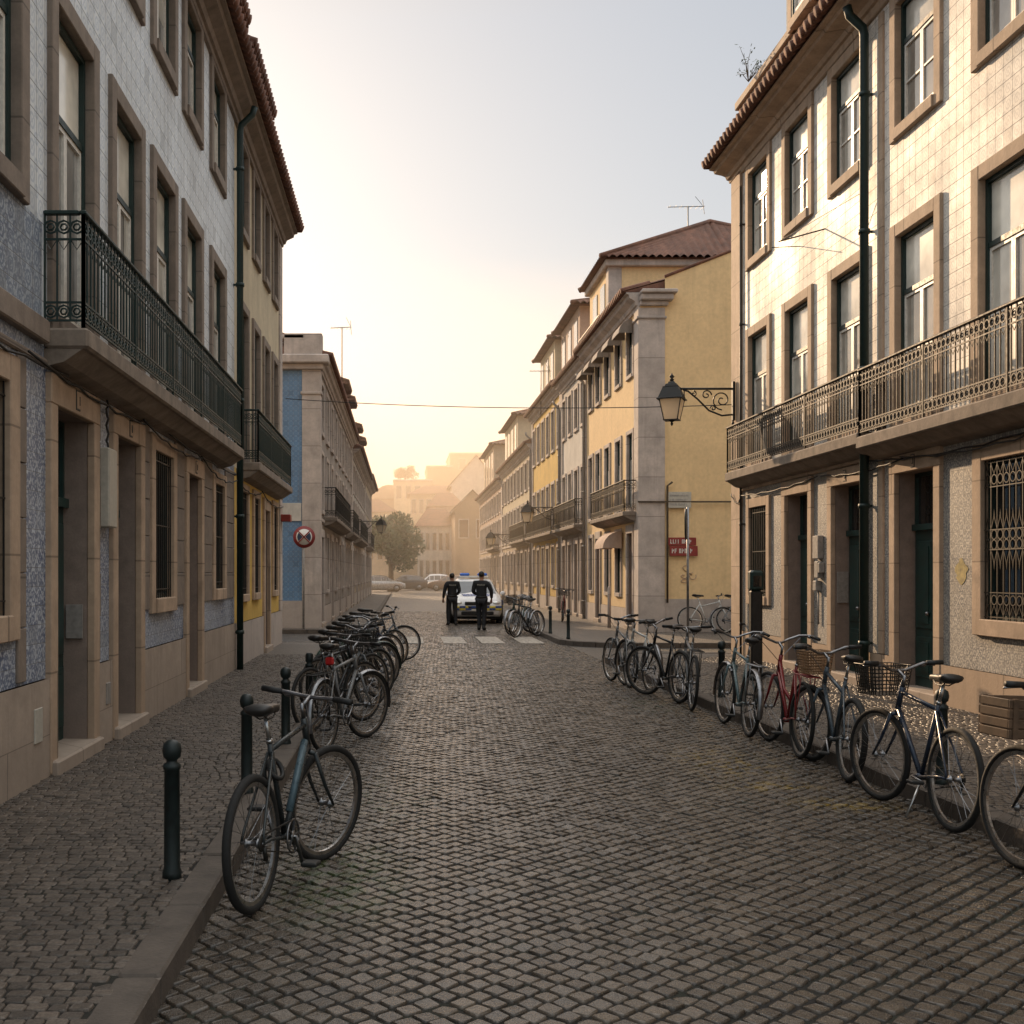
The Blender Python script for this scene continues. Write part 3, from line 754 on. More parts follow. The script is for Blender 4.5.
B = Bld('yellow_ground_floor_house', 'cream house with yellow ground floor and short green balcony beside the blue tiled house', 'house', 'L', XL-.005, 25.8)
cB = [19.75, 21.37, 22.95, 24.5]; hs = []; gfh = []
for c in cB: hs.append(B.window(c, 7.5, 1.08, 1.74, t=.15)); hs.append(B.window(c, 3.60, 1.10, 2.8, t=.15, balc=True))
for c in (19.75, 21.37, 24.5): gfh.append(B.window(c, 1.2, 1.02, 2.05, t=.14, trim='stone_p', style='plain', pane='paned', grille=grille_bars))
gfh.append(B.door(22.95, 3.2, 1.10, leaf='wood'))
B.wall(18.66, 25.8, .85, 3.46, gfh, M['yellow2'], 'ground_floor_wall'); B.wall(18.66, 25.8, 3.46, 9.2, hs, M['cream'], 'wall')
B.wall(18.66, 25.8, -.05, .85, gfh, M['stone_w'], 'plinth', .03)
B.strip('string_course', 18.9, 25.8, 3.36, 3.46, -.02, .05, M['stone']); B.strip('corner_pier', 25.35, 25.8, .85, 9.1, -.02, .04, M['stone_w'])
B.balcony(19.35, 25.0, 3.45, .15, .35, .90, 'green')
B.body(18.66, 25.8, 9., 9.4, M['cream']); B.eaves(18.66, 25.9, 9.16, 9.50, .46)
dormer(B, 19.4, 22.3, 9.7, 10.75, -.12, 'stone')
cables(B, [(18.7,22,3.22,3.27,.12,.07),(21.8,25.7,3.28,3.2,.12,.07)])
B.strip('sign_box', 25.4, 25.7, 2.86, 3.02, .04, .26, M['signred'], .01)

# ------------------------------------------------------------------ right, near: cream white tiled house
C_ = Bld('white_tiled_house', 'sunlit cream white azulejo tiled house with rusty iron balconies, nearest on the right', 'house', 'R', XR, 2.0)
cC = [20.62, 18.58, 16.5, 14.3, 12.15, 10.0, 7.9, 5.8]; hs = []; gfh = []
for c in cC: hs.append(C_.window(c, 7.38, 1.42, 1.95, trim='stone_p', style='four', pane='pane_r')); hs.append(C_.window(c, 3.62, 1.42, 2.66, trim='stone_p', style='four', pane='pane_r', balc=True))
gfh.append(C_.window(20.62, 1.12, 1.34, 1.96, trim='stone_p', style='plain', pane='paned', grille=grille_bars))
for c in (18.58, 16.5, 14.3): gfh.append(C_.door(c, 3.24, 1.42, number=(c != 18.58)))
for c in (12.1, 10.0, 7.9): gfh.append(C_.window(c, 1.0, 1.46, 2.15, t=.2, trim='stone_p', style='plain', pane='paned', grille=grille_fancy))
C_.wall(2.0, 22.2, .60, 3.42, gfh, M['tile_grey'], 'ground_floor_wall'); C_.wall(2.0, 22.2, 3.42, 9.4, hs, M['tile_white'], 'wall')
C_.wall(2.0, 22.2, -.05, .60, gfh, M['stone_p'], 'plinth', .04)
C_.strip('corner_pier', 21.62, 22.205, .0, 9.38, -.3, .055, M['stone_p'])
C_.strip('string_course', 2.0, 21.6, 3.26, 3.42, -.02, .045, M['stone_p'])
C_.strip('frieze', 2.0, 21.6, 9.34, 9.42, -.02, .05, M['stone_p'])
C_.strip('tile_pilaster', 15.25, 15.40, .6, 9.3, -.02, .03, M['stone_p'])
C_.balcony(15.32, 21.62, 3.44, .17, .345, .86, 'rust'); C_.balcony(4.0, 15.24, 3.36, .17, .40, .90, 'rust')
C_.body(2.0, 22.2, 9., 9.6, M['white']); C_.eaves(2.0, 22.35, 9.40, 9.68, .55, 'stone_p', (4.2, 1.8))
C_.pipe(15.66, .1, 9.5, .062); C_.pipe(21.5, .1, 9.4, .022, 'iron', .075, False)
C_.strip('parapet', 2.0, 22.1, 9.75, 10.75, -.32, -.06, M['stone_p']); C_.strip('parapet_coping', 2.0, 22.15, 10.75, 10.9, -.36, .0, M['stone_p'])
C_.strip('attic_storey', 6.0, 19.4, 10.2, 13.6, -3.5, -.075, M['white'], .02)
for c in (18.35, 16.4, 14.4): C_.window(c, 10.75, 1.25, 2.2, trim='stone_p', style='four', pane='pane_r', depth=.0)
cables(C_, [(21.6,17.5,3.18,3.2,.06,.07),(17.6,14.5,3.22,3.18,.08,.07),(14.6,10.5,3.2,3.22,.12,.08),(15.7,11,3.26,3.2,.1,.06),(22.1,21.4,3.25,3.2,.18,.08)])
gb = MB()
for (p, z0, z1, w) in ((17.58,1.92,2.28,.24),(17.55,1.62,1.88,.16),(17.62,1.42,1.58,.14),(17.45,1.7,1.86,.1)):
    x = C_.u(p); gb.bbox(x-w/2, x+w/2, 0, .09, z0, z1, .01)
gb.tube([(C_.u(17.6),.03,1.45),(C_.u(17.6),.03,.9)], .015, 6)
C_.part('meter_box', gb, M['grey'])
C_.part('paint_blot', MB().poly([(C_.u(13.15)+.14*math.cos(a)*(1+.2*math.sin(5*a)+.1*math.sin(9*a+1)), .004, 1.72+.14*math.sin(a)*(1+.15*math.cos(4*a))) for a in np.linspace(0, 2*PI, 20)[:-1]]), M['yellowp'])
x = C_.u(17.02); C_.part('letter_box', MB().bbox(x-.008, x+.012, -.21, -.04, 1.25, 1.72, .003), M['grey'])
br = MB(); x = C_.u(17.4); br.tube([(x,.0,7.0),(x+.5,.55,6.95)], .012, 5); br.tube([(x+1.1,0,7.05),(x+1.0,.5,7.0)], .008, 5); br.tube([(C_.u(15.7),.1,7.0),(x+.5,.55,6.95)], .005, 4)
C_.part('cable_bracket', br, M['iron'])
# ------------------------------------------------------------------ the rest of the street
def hip_roof(b, a, c, y0, y1, z, pa, py, pz, name='roof', over=.35, N=260, rows=16, parent=None):
    """hipped tile roof over a..c by y0 (street side) .. y1 (back) with its peak"""
    m = MB(); P = (pa, py, pz)
    C = [(a-over,y0+over,z),(c+over,y0+over,z),(c+over,y1-over,z),(a-over,y1-over,z)]
    for k in range(4):
        p, q = Vector(C[k]), Vector(C[(k+1)%4]); T = Vector(P); L = (q-p).length; vs = []; fs = []; d = (q-p).normalized()
        for j in range(rows+1):
            f = j/rows
            for i in range(N+1):
                w = (p.lerp(q, i/N)).lerp(T, f*.995); w = w.copy(); u = (w-p).dot(d)
                w.z += .10*abs(math.sin(PI*u/.26))+.03*((f*rows*.5) % 1); vs.append(w)
        W = N+1
        for j in range(rows):
            for i in range(N): fs.append((j*W+i, j*W+i+1, (j+1)*W+i+1, (j+1)*W+i))
        m.add(vs, fs, True)
        m.tube([p+Vector((0,0,.05)), T+Vector((0,0,.06))], .1, 6)
    m.poly([(x,y,zz-.01) for x,y,zz in C])
    return b.part(name, m, M['roof'], parent=parent)
def row_house(name, label, facing, X, Ya, Yb, ztop, lowm, upm, trim, floors, n, gf='mix', balc=None, balmat='iron', eproj=.4, roofh=1.6, corn='stone_w', paned='pane', depth=9., detail='french'):
    b = Bld(name, label, 'house', facing, X, Ya)
    cs = [Ya+(Yb-Ya)*(i+.5)/n for i in range(n)]; hs = []; gfh = []
    w = min(1.3, (Yb-Ya)/n*.66)
    for (z0, h) in floors:
        for c in cs: hs.append(b.window(c, z0, w, h, t=.13, trim=trim, style=detail, pane=paned))
    for i, c in enumerate(cs):
        if gf == 'door' or (gf == 'mix' and i % 2 == 0): gfh.append(b.door(c, 3.0, w+.02, t=.13, trim=trim, leaf=('wood','doorgreen','green')[i % 3], depth=.3))
        else: gfh.append(b.window(c, 1.05, w, 1.9, t=.13, trim=trim, style='plain', pane='paned'))
    b.wall(Ya, Yb, .7, 3.3, gfh, M[lowm], 'ground_floor_wall'); b.wall(Ya, Yb, 3.3, ztop-.3, hs, M[upm], 'wall'); b.wall(Ya, Yb, -.05, .7, gfh, M['stone_w'], 'plinth', .03)
    b.strip('string_course', Ya+.01, Yb-.01, 3.2, 3.32, -.02, .05, M[trim])
    b.strip('corner_pier', Ya+.012, Ya+.45, 0, ztop-.3, -.02, .05, M[trim]); b.strip('corner_pier', Yb-.4, Yb-.012, 0, ztop-.3, -.02, .05, M[trim])
    b.body(Ya, Yb, depth, ztop-.05, M[upm]); b.eaves(Ya, Yb, ztop-.38, ztop, eproj, corn, (4., roofh))
    if balc:
        for (p, q) in balc: b.balcony(p, q, 3.28, .13, .42, .9, balmat, sp=.14, posts=1.5)
    return b
# yellow corner house on the right
Yc = 30.5
D = Bld('yellow_corner_house', 'yellow corner house with blank plastered side wall and white corner pier across the side street', 'house', 'R', 6.4, Yc)
hs = []; gfh = []
for c in (31.75, 33.5, 35.3, 36.95, 38.4):
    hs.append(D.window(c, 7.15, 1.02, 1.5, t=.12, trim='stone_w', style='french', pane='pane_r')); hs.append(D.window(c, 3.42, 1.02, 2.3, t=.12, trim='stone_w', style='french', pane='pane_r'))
for c in (31.75, 36.95): gfh.append(D.door(c, 3.05, 1.0, t=.12, trim='stone_w', leaf='wood', depth=.3))
for c in (33.5, 35.3, 38.4): gfh.append(D.window(c, 1.0, 1.0, 2.0, t=.12, trim='stone_w', style='plain', pane='paned'))
D.wall(Yc, 39.3, .7, 3.3, gfh, M['yellow'], 'ground_floor_wall'); D.wall(Yc, 39.3, 3.3, 8.9, hs, M['yellow'], 'wall'); D.wall(Yc, 39.3, -.05, .7, gfh, M['stone_w'], 'plinth', .03)
D.part('gable_wall', MB().poly([(0,0,1.0),(0,-9,1.0),(0,-9,9.0),(0,-4.4,11.15),(0,-.67,9.70),(0,-.67,9.3),(0,0,9.3)]), M['yellow'])
D.part('gable_plinth', MB().box(-.03, .0, -9, 0, -.05, 1.0), M['stone_w'])
m = MB(); m.bbox(-.06, .55, -.66, .06, 0, 8.85, .01); D.part('corner_pier', m, M['stone_w'])
m = MB(); m.bbox(-.10, .6, -.70, .10, 8.55, 8.62, .01); m.bbox(-.14, .6, -.74, .02, 8.9, 9.02, .02); m.bbox(-.26, .6, -.86, .02, 9.02, 9.2, .03); m.bbox(-.34, .6, -.95, .02, 9.2, 9.30, .02); D.part('pier_capital', m, M['stone_w'])
m = MB(); m.tube([(-.0,-.66,9.70),(-.0,-4.4,11.16)], .045, 6); D.part('verge', m, M['roof'])
D.body(Yc+.003, 39.3, 9., 9.2, M['yellow']); D.eaves(Yc+.06, 39.3, 8.85, 9.30, .45, 'stone_w', (4.4, 1.3))
D.balcony(30.75, 36.2, 3.25, .13, .42, .85, 'rust', sp=.13)
for c in (31.75, 33.5, 35.3, 36.95, 38.4):
    aw = MB(); x = D.u(c); n = 6; secs = [[(xx, .06+.38*math.sin(PI/2*i/n), 8.72-.38*(1-math.cos(PI/2*i/n))) for i in range(n+1)] for xx in (x-.52, x+.52)]
    aw.loft(secs, closed=False, caps=False); aw.poly(secs[0]+[(x-.52,.06,8.34)]); aw.poly(secs[1]+[(x+.52,.06,8.34)])
    D.part('window_hood', aw, M['greyw'])
x = D.u(33.5); secs = [[(xx, .06+.55*math.sin(PI/2*i/6), 2.92-.5*(1-math.cos(PI/2*i/6))) for i in range(7)] for xx in (x-.75, x+.75)]
a_ = MB().loft(secs, closed=False, caps=False); a_.poly(secs[0]+[(x-.75,.06,2.42)]); a_.poly(secs[1]+[(x+.75,.06,2.42)]); D.part('shop_awning', a_, M['pink'])
at_ = D.part('attic', MB().box(D.u(37.5), D.u(41.4), -9, -.45, 9., 12.0), M['yellow'])
m = MB(); m.bbox(D.u(37.5)-.04, D.u(37.5)+.4, -.85, -.41, 9.2, 12.0, .01); m.bbox(D.u(37.5)-.2, D.u(41.4)+.2, -9, -.28, 11.85, 12.08, .03); D.part('attic_trim', m, M['stone_w'], parent=at_)
for c in (38.7, 40.2):
    x = D.u(c); w_ = MB(); w_.box(x-.42, x+.42, -.45, -.42, 9.7, 11.5); D.part('attic_window', w_, M['pane'], parent=at_)
hip_roof(D, D.u(37.5), D.u(41.4), -.45, -8.6, 12.08, D.u(39.45), -4.3, 13.9, 'attic_roof', parent=at_)
ar = MB(); zz = 9.3
for i in range(22): x = D.u(37.0)+i*.2; ar.tube([(x,-.02,9.35),(x,-.02,10.15)], .012, 4)
ar.tube([(D.u(37),-.02,10.15),(D.u(41.3),-.02,10.15)], .02, 4); D.part('roof_railing', ar, M['iron'])
gs = MB()
for (yy, zz, rr, k) in ((-1.28,1.78,.13,3),(-1.42,1.62,.09,2),(-1.2,1.55,.10,4)):
    gs.tube([(-.012, yy+rr*math.sin(q*k*.5), zz+rr*math.cos(q)) for q in np.linspace(0, 5.2, 16)], .010, 4)
D.part('graffiti', gs, M['pink'])
ac = MB()
for zc_, yy in ((3.62,0),): ac.tube([(-.05, -9, zc_),(-.08,-.7,zc_),(-.09,.08,zc_)], .022, 5)
ac.tube([(-.08,-.72,.9),(-.08,-.72,4.05),(-.1,-.85,4.15)], .028, 6); D.part('conduit', ac, M['bark'])
# white, ochre, pale houses farther along on the right
E = row_house('narrow_house', 'narrow white house with grey windows between the yellow houses on the right', 'R', 6.4, 39.3, 45.5, 9.2, 'greyw', 'white', 'stone_w', [(3.4,2.2),(6.9,1.7)], 4, 'door', [(39.6,45.2)], 'iron')
F = row_house('ochre_house', 'ochre plastered house with a long row of shutters beyond the narrow white house', 'R', 6.4, 45.5, 55.8, 9.35, 'yellow2', 'yellow2', 'stone_w', [(3.4,2.2),(6.8,1.9)], 6, 'mix', [(46,55.4)], 'iron')
G = row_house('pale_house', 'pale beige house with low cornice and set back attic on the hazy right side', 'R', 6.4, 55.8, 73., 8.1, 'beige', 'cream', 'stone_w', [(3.4,2.0),(5.9,1.6)], 9, 'mix', [(56.4,64)], 'iron')
H = row_house('farthest_right_house', 'hazy beige house at the far right end of the street', 'R', 6.4, 73., 94., 7.7, 'beige', 'pink', 'stone_w', [(3.4,1.9),(5.6,1.5)], 10, 'mix', [(75,82)], 'iron')
def attic(b, Ya, Yb, y0, y1, z0, z1, mat, nwin, peak):
    u0, u1 = sorted((b.u(Ya), b.u(Yb)))
    o = b.part('attic', MB().box(u0, u1, y1, y0, z0, z1), M[mat])
    for i in range(nwin):
        x = u0+(u1-u0)*(i+.5)/nwin; w_ = MB(); w_.box(x-.4, x+.4, y0, y0+.03, z0+.35+max(0,0), z1-.4); b.part('attic_window', w_, M['pane'], parent=o)
    hip_roof(b, u0, u1, y0, y1, z1, (u0+u1)/2, (y0+y1)/2, z1+peak, 'attic_roof', N=160, rows=10, parent=o); return o
attic(E, 43.5, 48.5, -.4, -6, 9., 12.0, 'pink', 3, 1.0)
attic(F, 49.8, 55.0, -.3, -6, 9., 12.0, 'cream', 3, 1.0)
attic(G, 64.5, 72.5, -.15, -6, 8., 10.7, 'cream', 4, 1.2)
attic(H, 82., 92., -.2, -6, 7.5, 11.0, 'beige', 4, 1.2)
for b, ps in ((E,(39.4,)),(F,(45.6,)),(G,(55.9,))): b.pipe(ps[0], .1, 8.6, .05, 'grey', .1)
# left, beyond the side street: house with blue tiled gable
XC = -2.43; Yg = 32.6
J = row_house('blue_gable_house', 'grey weathered house with blue tiled side wall, stone corner and roof balustrade on the left', 'L', XC, Yg, 53.5, 7.95, 'greyw', 'greyw', 'stone_w', [(3.45,1.9),(5.75,1.65)], 9, 'mix', [(34.5,44.),(47,52)], 'iron', .35, 1.0)
J.part('tiled_gable', MB().poly([(.002,-.48,.9),(.002,-9,.9),(.002,-9,7.55),(.002,-.48,7.55)]), M['tile_blue'])
J.part('gable_plinth', MB().box(0,.04,-9,-.48,-.05,.9), M['stone_w'])
m = MB(); m.bbox(-.4,.06,-.48,.06,0,7.56,.01); m.bbox(-.4,.10,-.52,.1,6.85,6.93,.01); J.part('corner_pier', m, M['stone_w'])
m = MB(); m.bbox(-.3,.16,-9,.14,7.56,7.72,.02); m.bbox(-.3,.30,-9,.3,7.72,7.97,.03); J.part('gable_cornice', m, M['stone_w'])
m = MB(); m.bbox(-.3,.1,-9,-.42,8.45,8.57,.02); m.bbox(-.35,.1,-1.0,.1,7.97,8.60,.02)
for i in range(26): m.lathe([(.05,7.97),(.05,8.02),(.03,8.08),(.065,8.2),(.03,8.36),(.05,8.45)], 8, Matrix.Translation((-.1, -1.15-i*.22, 0)))
m.bbox(-12,-.4,-.35,-.05,7.99,8.35,.02); J.part('balustrade', m, M['stone_w'])
J.roof(-13, -.6, -.6, 8.5, -4.5, 9.6); J.part('attic', MB().box(-13,-.7,-8.5,-.75,7.9,8.52), M['greyw'])
J.part('white_panel', MB().bbox(.004,.03,-1.3,-.5,3.2,3.72,.004), M['white'])
for (p0, p1, z1) in ((44.5, 47., 9.2), (50., 52.5, 9.4)): dormer(J, p0, p1, 7.9, z1, -.1, 'greyw')
K = row_house('far_left_house', 'hazy grey house at the far left end of the street with small roof dormers', 'L', XC, 53.5, 72., 7.6, 'beige', 'white', 'stone_w', [(3.4,1.9),(5.5,1.5)], 8, 'mix', [(55,66)], 'iron', .5)
for (p0, p1) in ((55.5,57.8),(61.,63.5)): dormer(K, p0, p1, 7.6, 8.9, .0, 'beige')
Lh = row_house('last_left_house', 'hazy low house at the end of the left row, beside the tree', 'L', XC, 72., 86., 7.9, 'beige', 'cream', 'stone_w', [(3.4,1.9),(5.5,1.5)], 6, 'mix', [(73,80)], 'iron', .5)

# ------------------------------------------------------------------ hazy buildings that close the view
def far_block(name, label, px0, px1, ytop, Y, depth, mat, roof='flat', nwin=0, rows=1, ybase=590, win='paned', peak=None):
    x0, _, z = at(px0, ytop, Y); x1 = at(px1, ytop, Y)[0]
    t = thing(name, label, 'building', ((x0+x1)/2, Y, 0)); w = (x1-x0)/2
    MB().box(-w, w, 0, depth, -.1, z).build('wall', M[mat], t)
    if roof == 'hip':
        m = MB(); h = peak; o = .4
        m.add([(-w-o,-o,z),(w+o,-o,z),(w+o,depth+o,z),(-w-o,depth+o,z),(-w*.5,depth/2,z+h),(w*.5,depth/2,z+h)], [(0,1,5,4),(1,2,5),(2,3,4,5),(3,0,4),(0,3,2,1)]); m.build('roof', M['roof'], t)
    elif roof == 'gable':
        m = MB(); h = peak; o = .3
        m.add([(-w-o,-.02,z),(w+o,-.02,z),(0,-.02,z+h),(-w-o,depth,z),(w+o,depth,z),(0,depth,z+h)], [(0,1,2),(3,5,4),(1,4,5,2),(0,2,5,3)]); m.build('roof', M[mat], t)
        r2 = MB(); r2.add([(-w-o-.2,-.3,z+.02),(0,-.3,z+h+.12),(0,depth,z+h+.12),(-w-o-.2,depth,z+.02)], [(0,1,2,3)]); r2.add([(w+o+.2,-.3,z+.02),(0,-.3,z+h+.12),(0,depth,z+h+.12),(w+o+.2,depth,z+.02)], [(0,3,2,1)]); r2.build('roof_tiles', M['roof'], t)
    elif roof == 'arch':
        m = MB(); n = 14; sec = lambda y: [(-w+2*w*i/n, y, z+peak*math.sin(PI*i/n)) for i in range(n+1)]
        m.loft([sec(-.1), sec(depth)]); m.build('roof', M[mat], t)
    else:
        MB().bbox(-w-.15, w+.15, -.15, depth, z-.05, z+.25, .05).build('parapet', M['stone_w'], t)
    if nwin:
        ww = min(.55, w/nwin*.5)
        for r in range(rows):
            for i in range(nwin):
                x = -w+2*w*(i+.5)/nwin; zt = z-.8-r*3.
                f = MB().box(x-ww-.1, x+ww+.1, -.05, .0, zt-1.9, zt+.1).build('window', M['stone_w'], t)
                MB().box(x-ww, x+ww, -.08, -.051, zt-1.8, zt).build('pane', M[win], f)
    return t
far_block('white_house', 'pale house with a row of tall windows facing down the street', 418, 457, 526, 124, 9, 'white', 'hip', 6, 2, peak=2.2)
far_block('gabled_house', 'brownish gabled house closing the street just left of the right row', 455, 490, 512, 116, 10, 'tan', 'gable', 2, 1, peak=2.2)
far_block('tiled_roof_house', 'house with reddish roof and small windows behind the pale street-end house', 430, 462, 506, 142, 9, 'pink', 'hip', 4, 1, peak=2.)
far_block('long_house', 'long pale house on the slope behind the street end', 410, 470, 494, 156, 9, 'cream', 'hip', 8, 1, peak=1.5)
far_block('steep_gable_house', 'white house with steep gable high on the right of the street end', 452, 500, 486, 150, 10, 'white', 'gable', 0, 1, peak=4.)
far_block('flat_roof_house', 'pale flat roofed house on the hill with a small tree on top', 394, 432, 481, 172, 12, 'cream', 'flat', 4, 1)
far_block('stepped_block', 'hazy tan block on the hilltop, lower of the pair', 427, 452, 467, 192, 14, 'tan', 'flat', 0)
far_block('tall_block', 'hazy tan block on the hilltop, tallest against the sky', 450, 500, 454, 196, 16, 'tan', 'flat', 2, 1)
far_block('arched_roof_hall', 'hazy hall with rounded roof left on the hill above the green tree', 366, 412, 500, 178, 14, 'tan', 'arch', 0, peak=2.4)
far_block('street_end_house', 'low hazy house behind the parked cars and the tree', 340, 420, 536, 128, 8, 'beige', 'hip', 9, 1, peak=1.8)
far_block('tall_house', 'hazy house behind the tree at the left end of the street', 330, 395, 512, 150, 8, 'cream', 'hip', 6, 2, peak=2.)
hm = MB(); vs = []; fs = []; nx, ny = 40, 16
for j in range(ny+1):
    for i in range(nx+1):
        x = -160+320*i/nx; y = 150+220*j/ny; vs.append((x, y, -2+11*max(0, math.sin(PI*min(1,j/ny*1.1)))*math.exp(-((x-6)/55)**2)+rnd.uniform(-.3,.3)))
for j in range(ny):
    for i in range(nx): fs.append((j*(nx+1)+i, j*(nx+1)+i+1, (j+1)*(nx+1)+i+1, (j+1)*(nx+1)+i))
S(hm.add(vs, fs, True).build('hill', M['earth']))

# ------------------------------------------------------------------ trees and plants
def leaf_cloud(n, blobs, size, seed):
    r_ = np.random.RandomState(seed); m = MB()
    tot = sum(b[3]*b[4]*b[5] for b in blobs)
    for (cx, cy, cz, rx, ry, rz) in blobs:
        k = int(n*rx*ry*rz/tot)
        for _ in range(k):
            d = r_.normal(size=3); d /= np.linalg.norm(d); q = r_.uniform(.55, 1.05)**.6
            p = Vector((cx+d[0]*rx*q, cy+d[1]*ry*q, cz+d[2]*rz*q))
            a = Vector(r_.normal(size=3)).normalized(); b = a.orthogonal().normalized(); s = size*r_.uniform(.6, 1.4)
            m.add([p-a*s, p+b*s*.45, p+a*s, p-b*s*.45], [(0,1,2,3)])
    return m
def tree(name, label, loc, h, cr, seed, n=3500, size=.16):
    r_ = random.Random(seed); t = thing(name, label, 'tree', loc)
    tk = MB(); tk.tube([(0,0,-.1),(.05,.02,h*.22),(-.03,.05,h*.45),(0,0,h*.75)], [cr*.09,cr*.07,cr*.05,.02], 8); bl = []
    for i in range(11):
        a = 2*PI*i/11+r_.uniform(-.3,.3); rr = cr*r_.uniform(.35,.72); z = h*r_.uniform(.40,.86)
        p = (rr*math.cos(a), rr*math.sin(a), z); tk.tube([(0,0,h*.35),(p[0]*.5,p[1]*.5,z*.82),p], [cr*.035,cr*.025,.012], 5)
        s = cr*r_.uniform(.32,.46); bl.append((p[0],p[1],p[2],s,s,s*.8))
    bl.append((0,0,h*.78,cr*.55,cr*.55,h*.17)); bl.append((0,0,h*.6,cr*.5,cr*.5,h*.16))
    tk.build('trunk', M['bark'], t); leaf_cloud(n, bl, size, seed).build('crown', M['leafs'], t); return t
tree('street_tree', 'round green tree in the haze at the end of the street behind the parked cars', (-1.15, 104, 0), 7.4, 3.4, 3, 8000, .17)
tree('hilltop_tree', 'small flat topped tree on the roof of the pale hill house', (at(405,481,178)[0], 178, at(405,481,178)[2]-.3), 2.6, 2.0, 8, 900, .2)
t = thing('roof_shrub', 'small green shrub growing out of the parapet of the white tiled house', 'plant', (6.42, 21.0, 10.86))
r_ = random.Random(4); sm = MB(); lf = MB()
for i in range(9):
    a = r_.uniform(0, 2*PI); L_ = r_.uniform(.35, .75); d = Vector((math.cos(a)*.6, math.sin(a)*.6, r_.uniform(.5,1.))).normalized(); p1 = d*L_*.5+Vector((0,0,.02)); p2 = d*L_+Vector((r_.uniform(-.08,.08),0,-.04))
    sm.tube([(0,0,-.03), p1, p2], [.008,.006,.003], 5)
    for k in range(13):
        q = p1.lerp(p2, r_.uniform(-.2,1.05))+Vector((r_.gauss(0,.035),r_.gauss(0,.035),r_.gauss(0,.03))); u = Vector((r_.gauss(0,1),r_.gauss(0,1),r_.gauss(0,1))).normalized(); w = u.orthogonal().normalized(); z = r_.uniform(.02,.045)
        lf.add([q-u*z, q+w*z*.45, q+u*z, q-w*z*.45], [(0,1,2,3)])
sm.build('stem', M['bark'], t); lf.build('leaves', M['leafs'], t)

# ------------------------------------------------------------------ street lamps, aerials, wires
def lamp_meshes():
    r = {}; m = MB()
    m.bbox(0, .05, -.05, .05, -.62, .14, .01)
    m.tube([(.04,0,0),(1.12,0,0)], .022, 8); m.tube([(.04,0,-.5),(.25,0,-.52),(.5,0,-.42),(.72,0,-.2),(.9,0,-.05),(1.0,0,-.02)], .018, 8)
    def spiral(cx, cz, r0, turns, sgn, a0):
        pts = []
        for i in range(26):
            t = i/25; rr = r0*(1-.85*t); a = a0+sgn*turns*2*PI*t; pts.append((cx+rr*math.cos(a), 0, cz+rr*math.sin(a)))
        m.tube(pts, .013, 6)
    spiral(.25, -.22, .19, 1.6, 1, -PI/2); spiral(.55, -.12, .10, 1.3, -1, PI); spiral(.80, -.10, .06, 1.2, 1, PI/2); spiral(.42, -.38, .06, 1.2, 1, 0)
    m.lathe([(.005,-.24),(.03,-.2),(.012,-.15),(.01,-.02)], 8, Matrix.Translation((.98,0,0))); m.ball((.035,0,-.68), .03, .03, .06)
    r['bracket'] = m.mesh('bracket', M['iron'])
    R_ = Matrix.Translation((1.22,0,0)) @ Matrix.Rotation(rad(-24), 4, 'Z'); f = MB()
    def sq(h, z): return [(-h,-h,z),(h,-h,z),(h,h,z),(-h,h,z)]
    f.loft([sq(.25,-.215), sq(.25,-.195), sq(.225,-.18), sq(.15,.02), sq(.15,.035)], smooth=False)
    f.loft([sq(.12,.035), sq(.10,.09), sq(.07,.10), sq(.05,.14)], smooth=False); f.lathe([(.02,.14),(.05,.17),(.02,.2),(.055,.235),(.02,.27),(.005,.31)], 8)
    for sx in (-1,1):
        for sy in (-1,1): f.tube([(sx*.13,sy*.13,-.60),(sx*.205,sy*.205,-.2)], .012, 4)
    f.loft([sq(.145,-.60), sq(.145,-.615)], smooth=False); f.lathe([(.005,-.72),(.03,-.68),(.015,-.65),(.07,-.615)], 8)
    f.xf(R_); r['lantern_frame'] = f.mesh('lantern_frame', M['iron'])
    g = MB().loft([sq(.128,-.598), sq(.203,-.2)], caps=False, smooth=False); g.xf(R_); r['lantern_glass'] = g.mesh('lantern_glass', M['lantern'])
    return r
lm = lamp_meshes()
def lamp(label, loc, rz):
    t = thing('street_lamp', label, 'street lamp', loc, (0,0,rz), 'wall lanterns on scrolled brackets')
    for k in ('bracket','lantern_frame','lantern_glass'): put(k, lm[k], t)
lamp('ornate black wall lantern on scrolled bracket at the corner of the white tiled house', (6.43, 21.9, 5.27), PI)
lamp('hazy wall lantern on the ochre house right of the police car', (6.35, 46.5, 4.40), PI)
lamp('farthest glowing wall lantern on the hazy right row', (6.35, 66., 3.95), PI)
lamp('wall lantern on the left row in front of the green tree', (XC+.05, 60., 4.45), 0)
def aerial(label, loc, h, L, rz, nr_=7):
    t = thing('tv_aerial', label, 'aerial', loc, (0,0,rz)); MB().tube([(0,0,-.6),(0,0,h)], .02, 6).build('mast', M['iron'], t)
    b = MB(); b.tube([(-L*.55,0,h-.05),(L*.45,0,h+.02)], .014, 5)
    for i in range(nr_): x = -L*.5+L*.9*i/(nr_-1); q = .12+.1*i/nr_; b.tube([(x,-q,h-.03),(x,q,h-.03)], .006, 4)
    b.tube([(L*.4,0,h+.25),(L*.45,0,h-.25)], .01, 4); b.tube([(L*.4,0,h+.05),(L*.2,.0,h+.35)], .008, 4); b.build('antenna', M['iron'], t)
aerial('tv aerial on the tiled attic roof of the yellow corner house', (at(688,231,39)[0], 39, at(688,231,39)[2]), .85, 1.3, .1)
aerial('tv aerial on the roof of the blue gable house', (at(342,358,40)[0]-.0, 40, 8.5), 1.9, .75, .2)
aerial('tv aerial on the cornice of the ochre house', (at(533,398,50)[0]+.35, 50, 9.3), 1.35, 1.0, .3)
w_ = MB(); pts = []
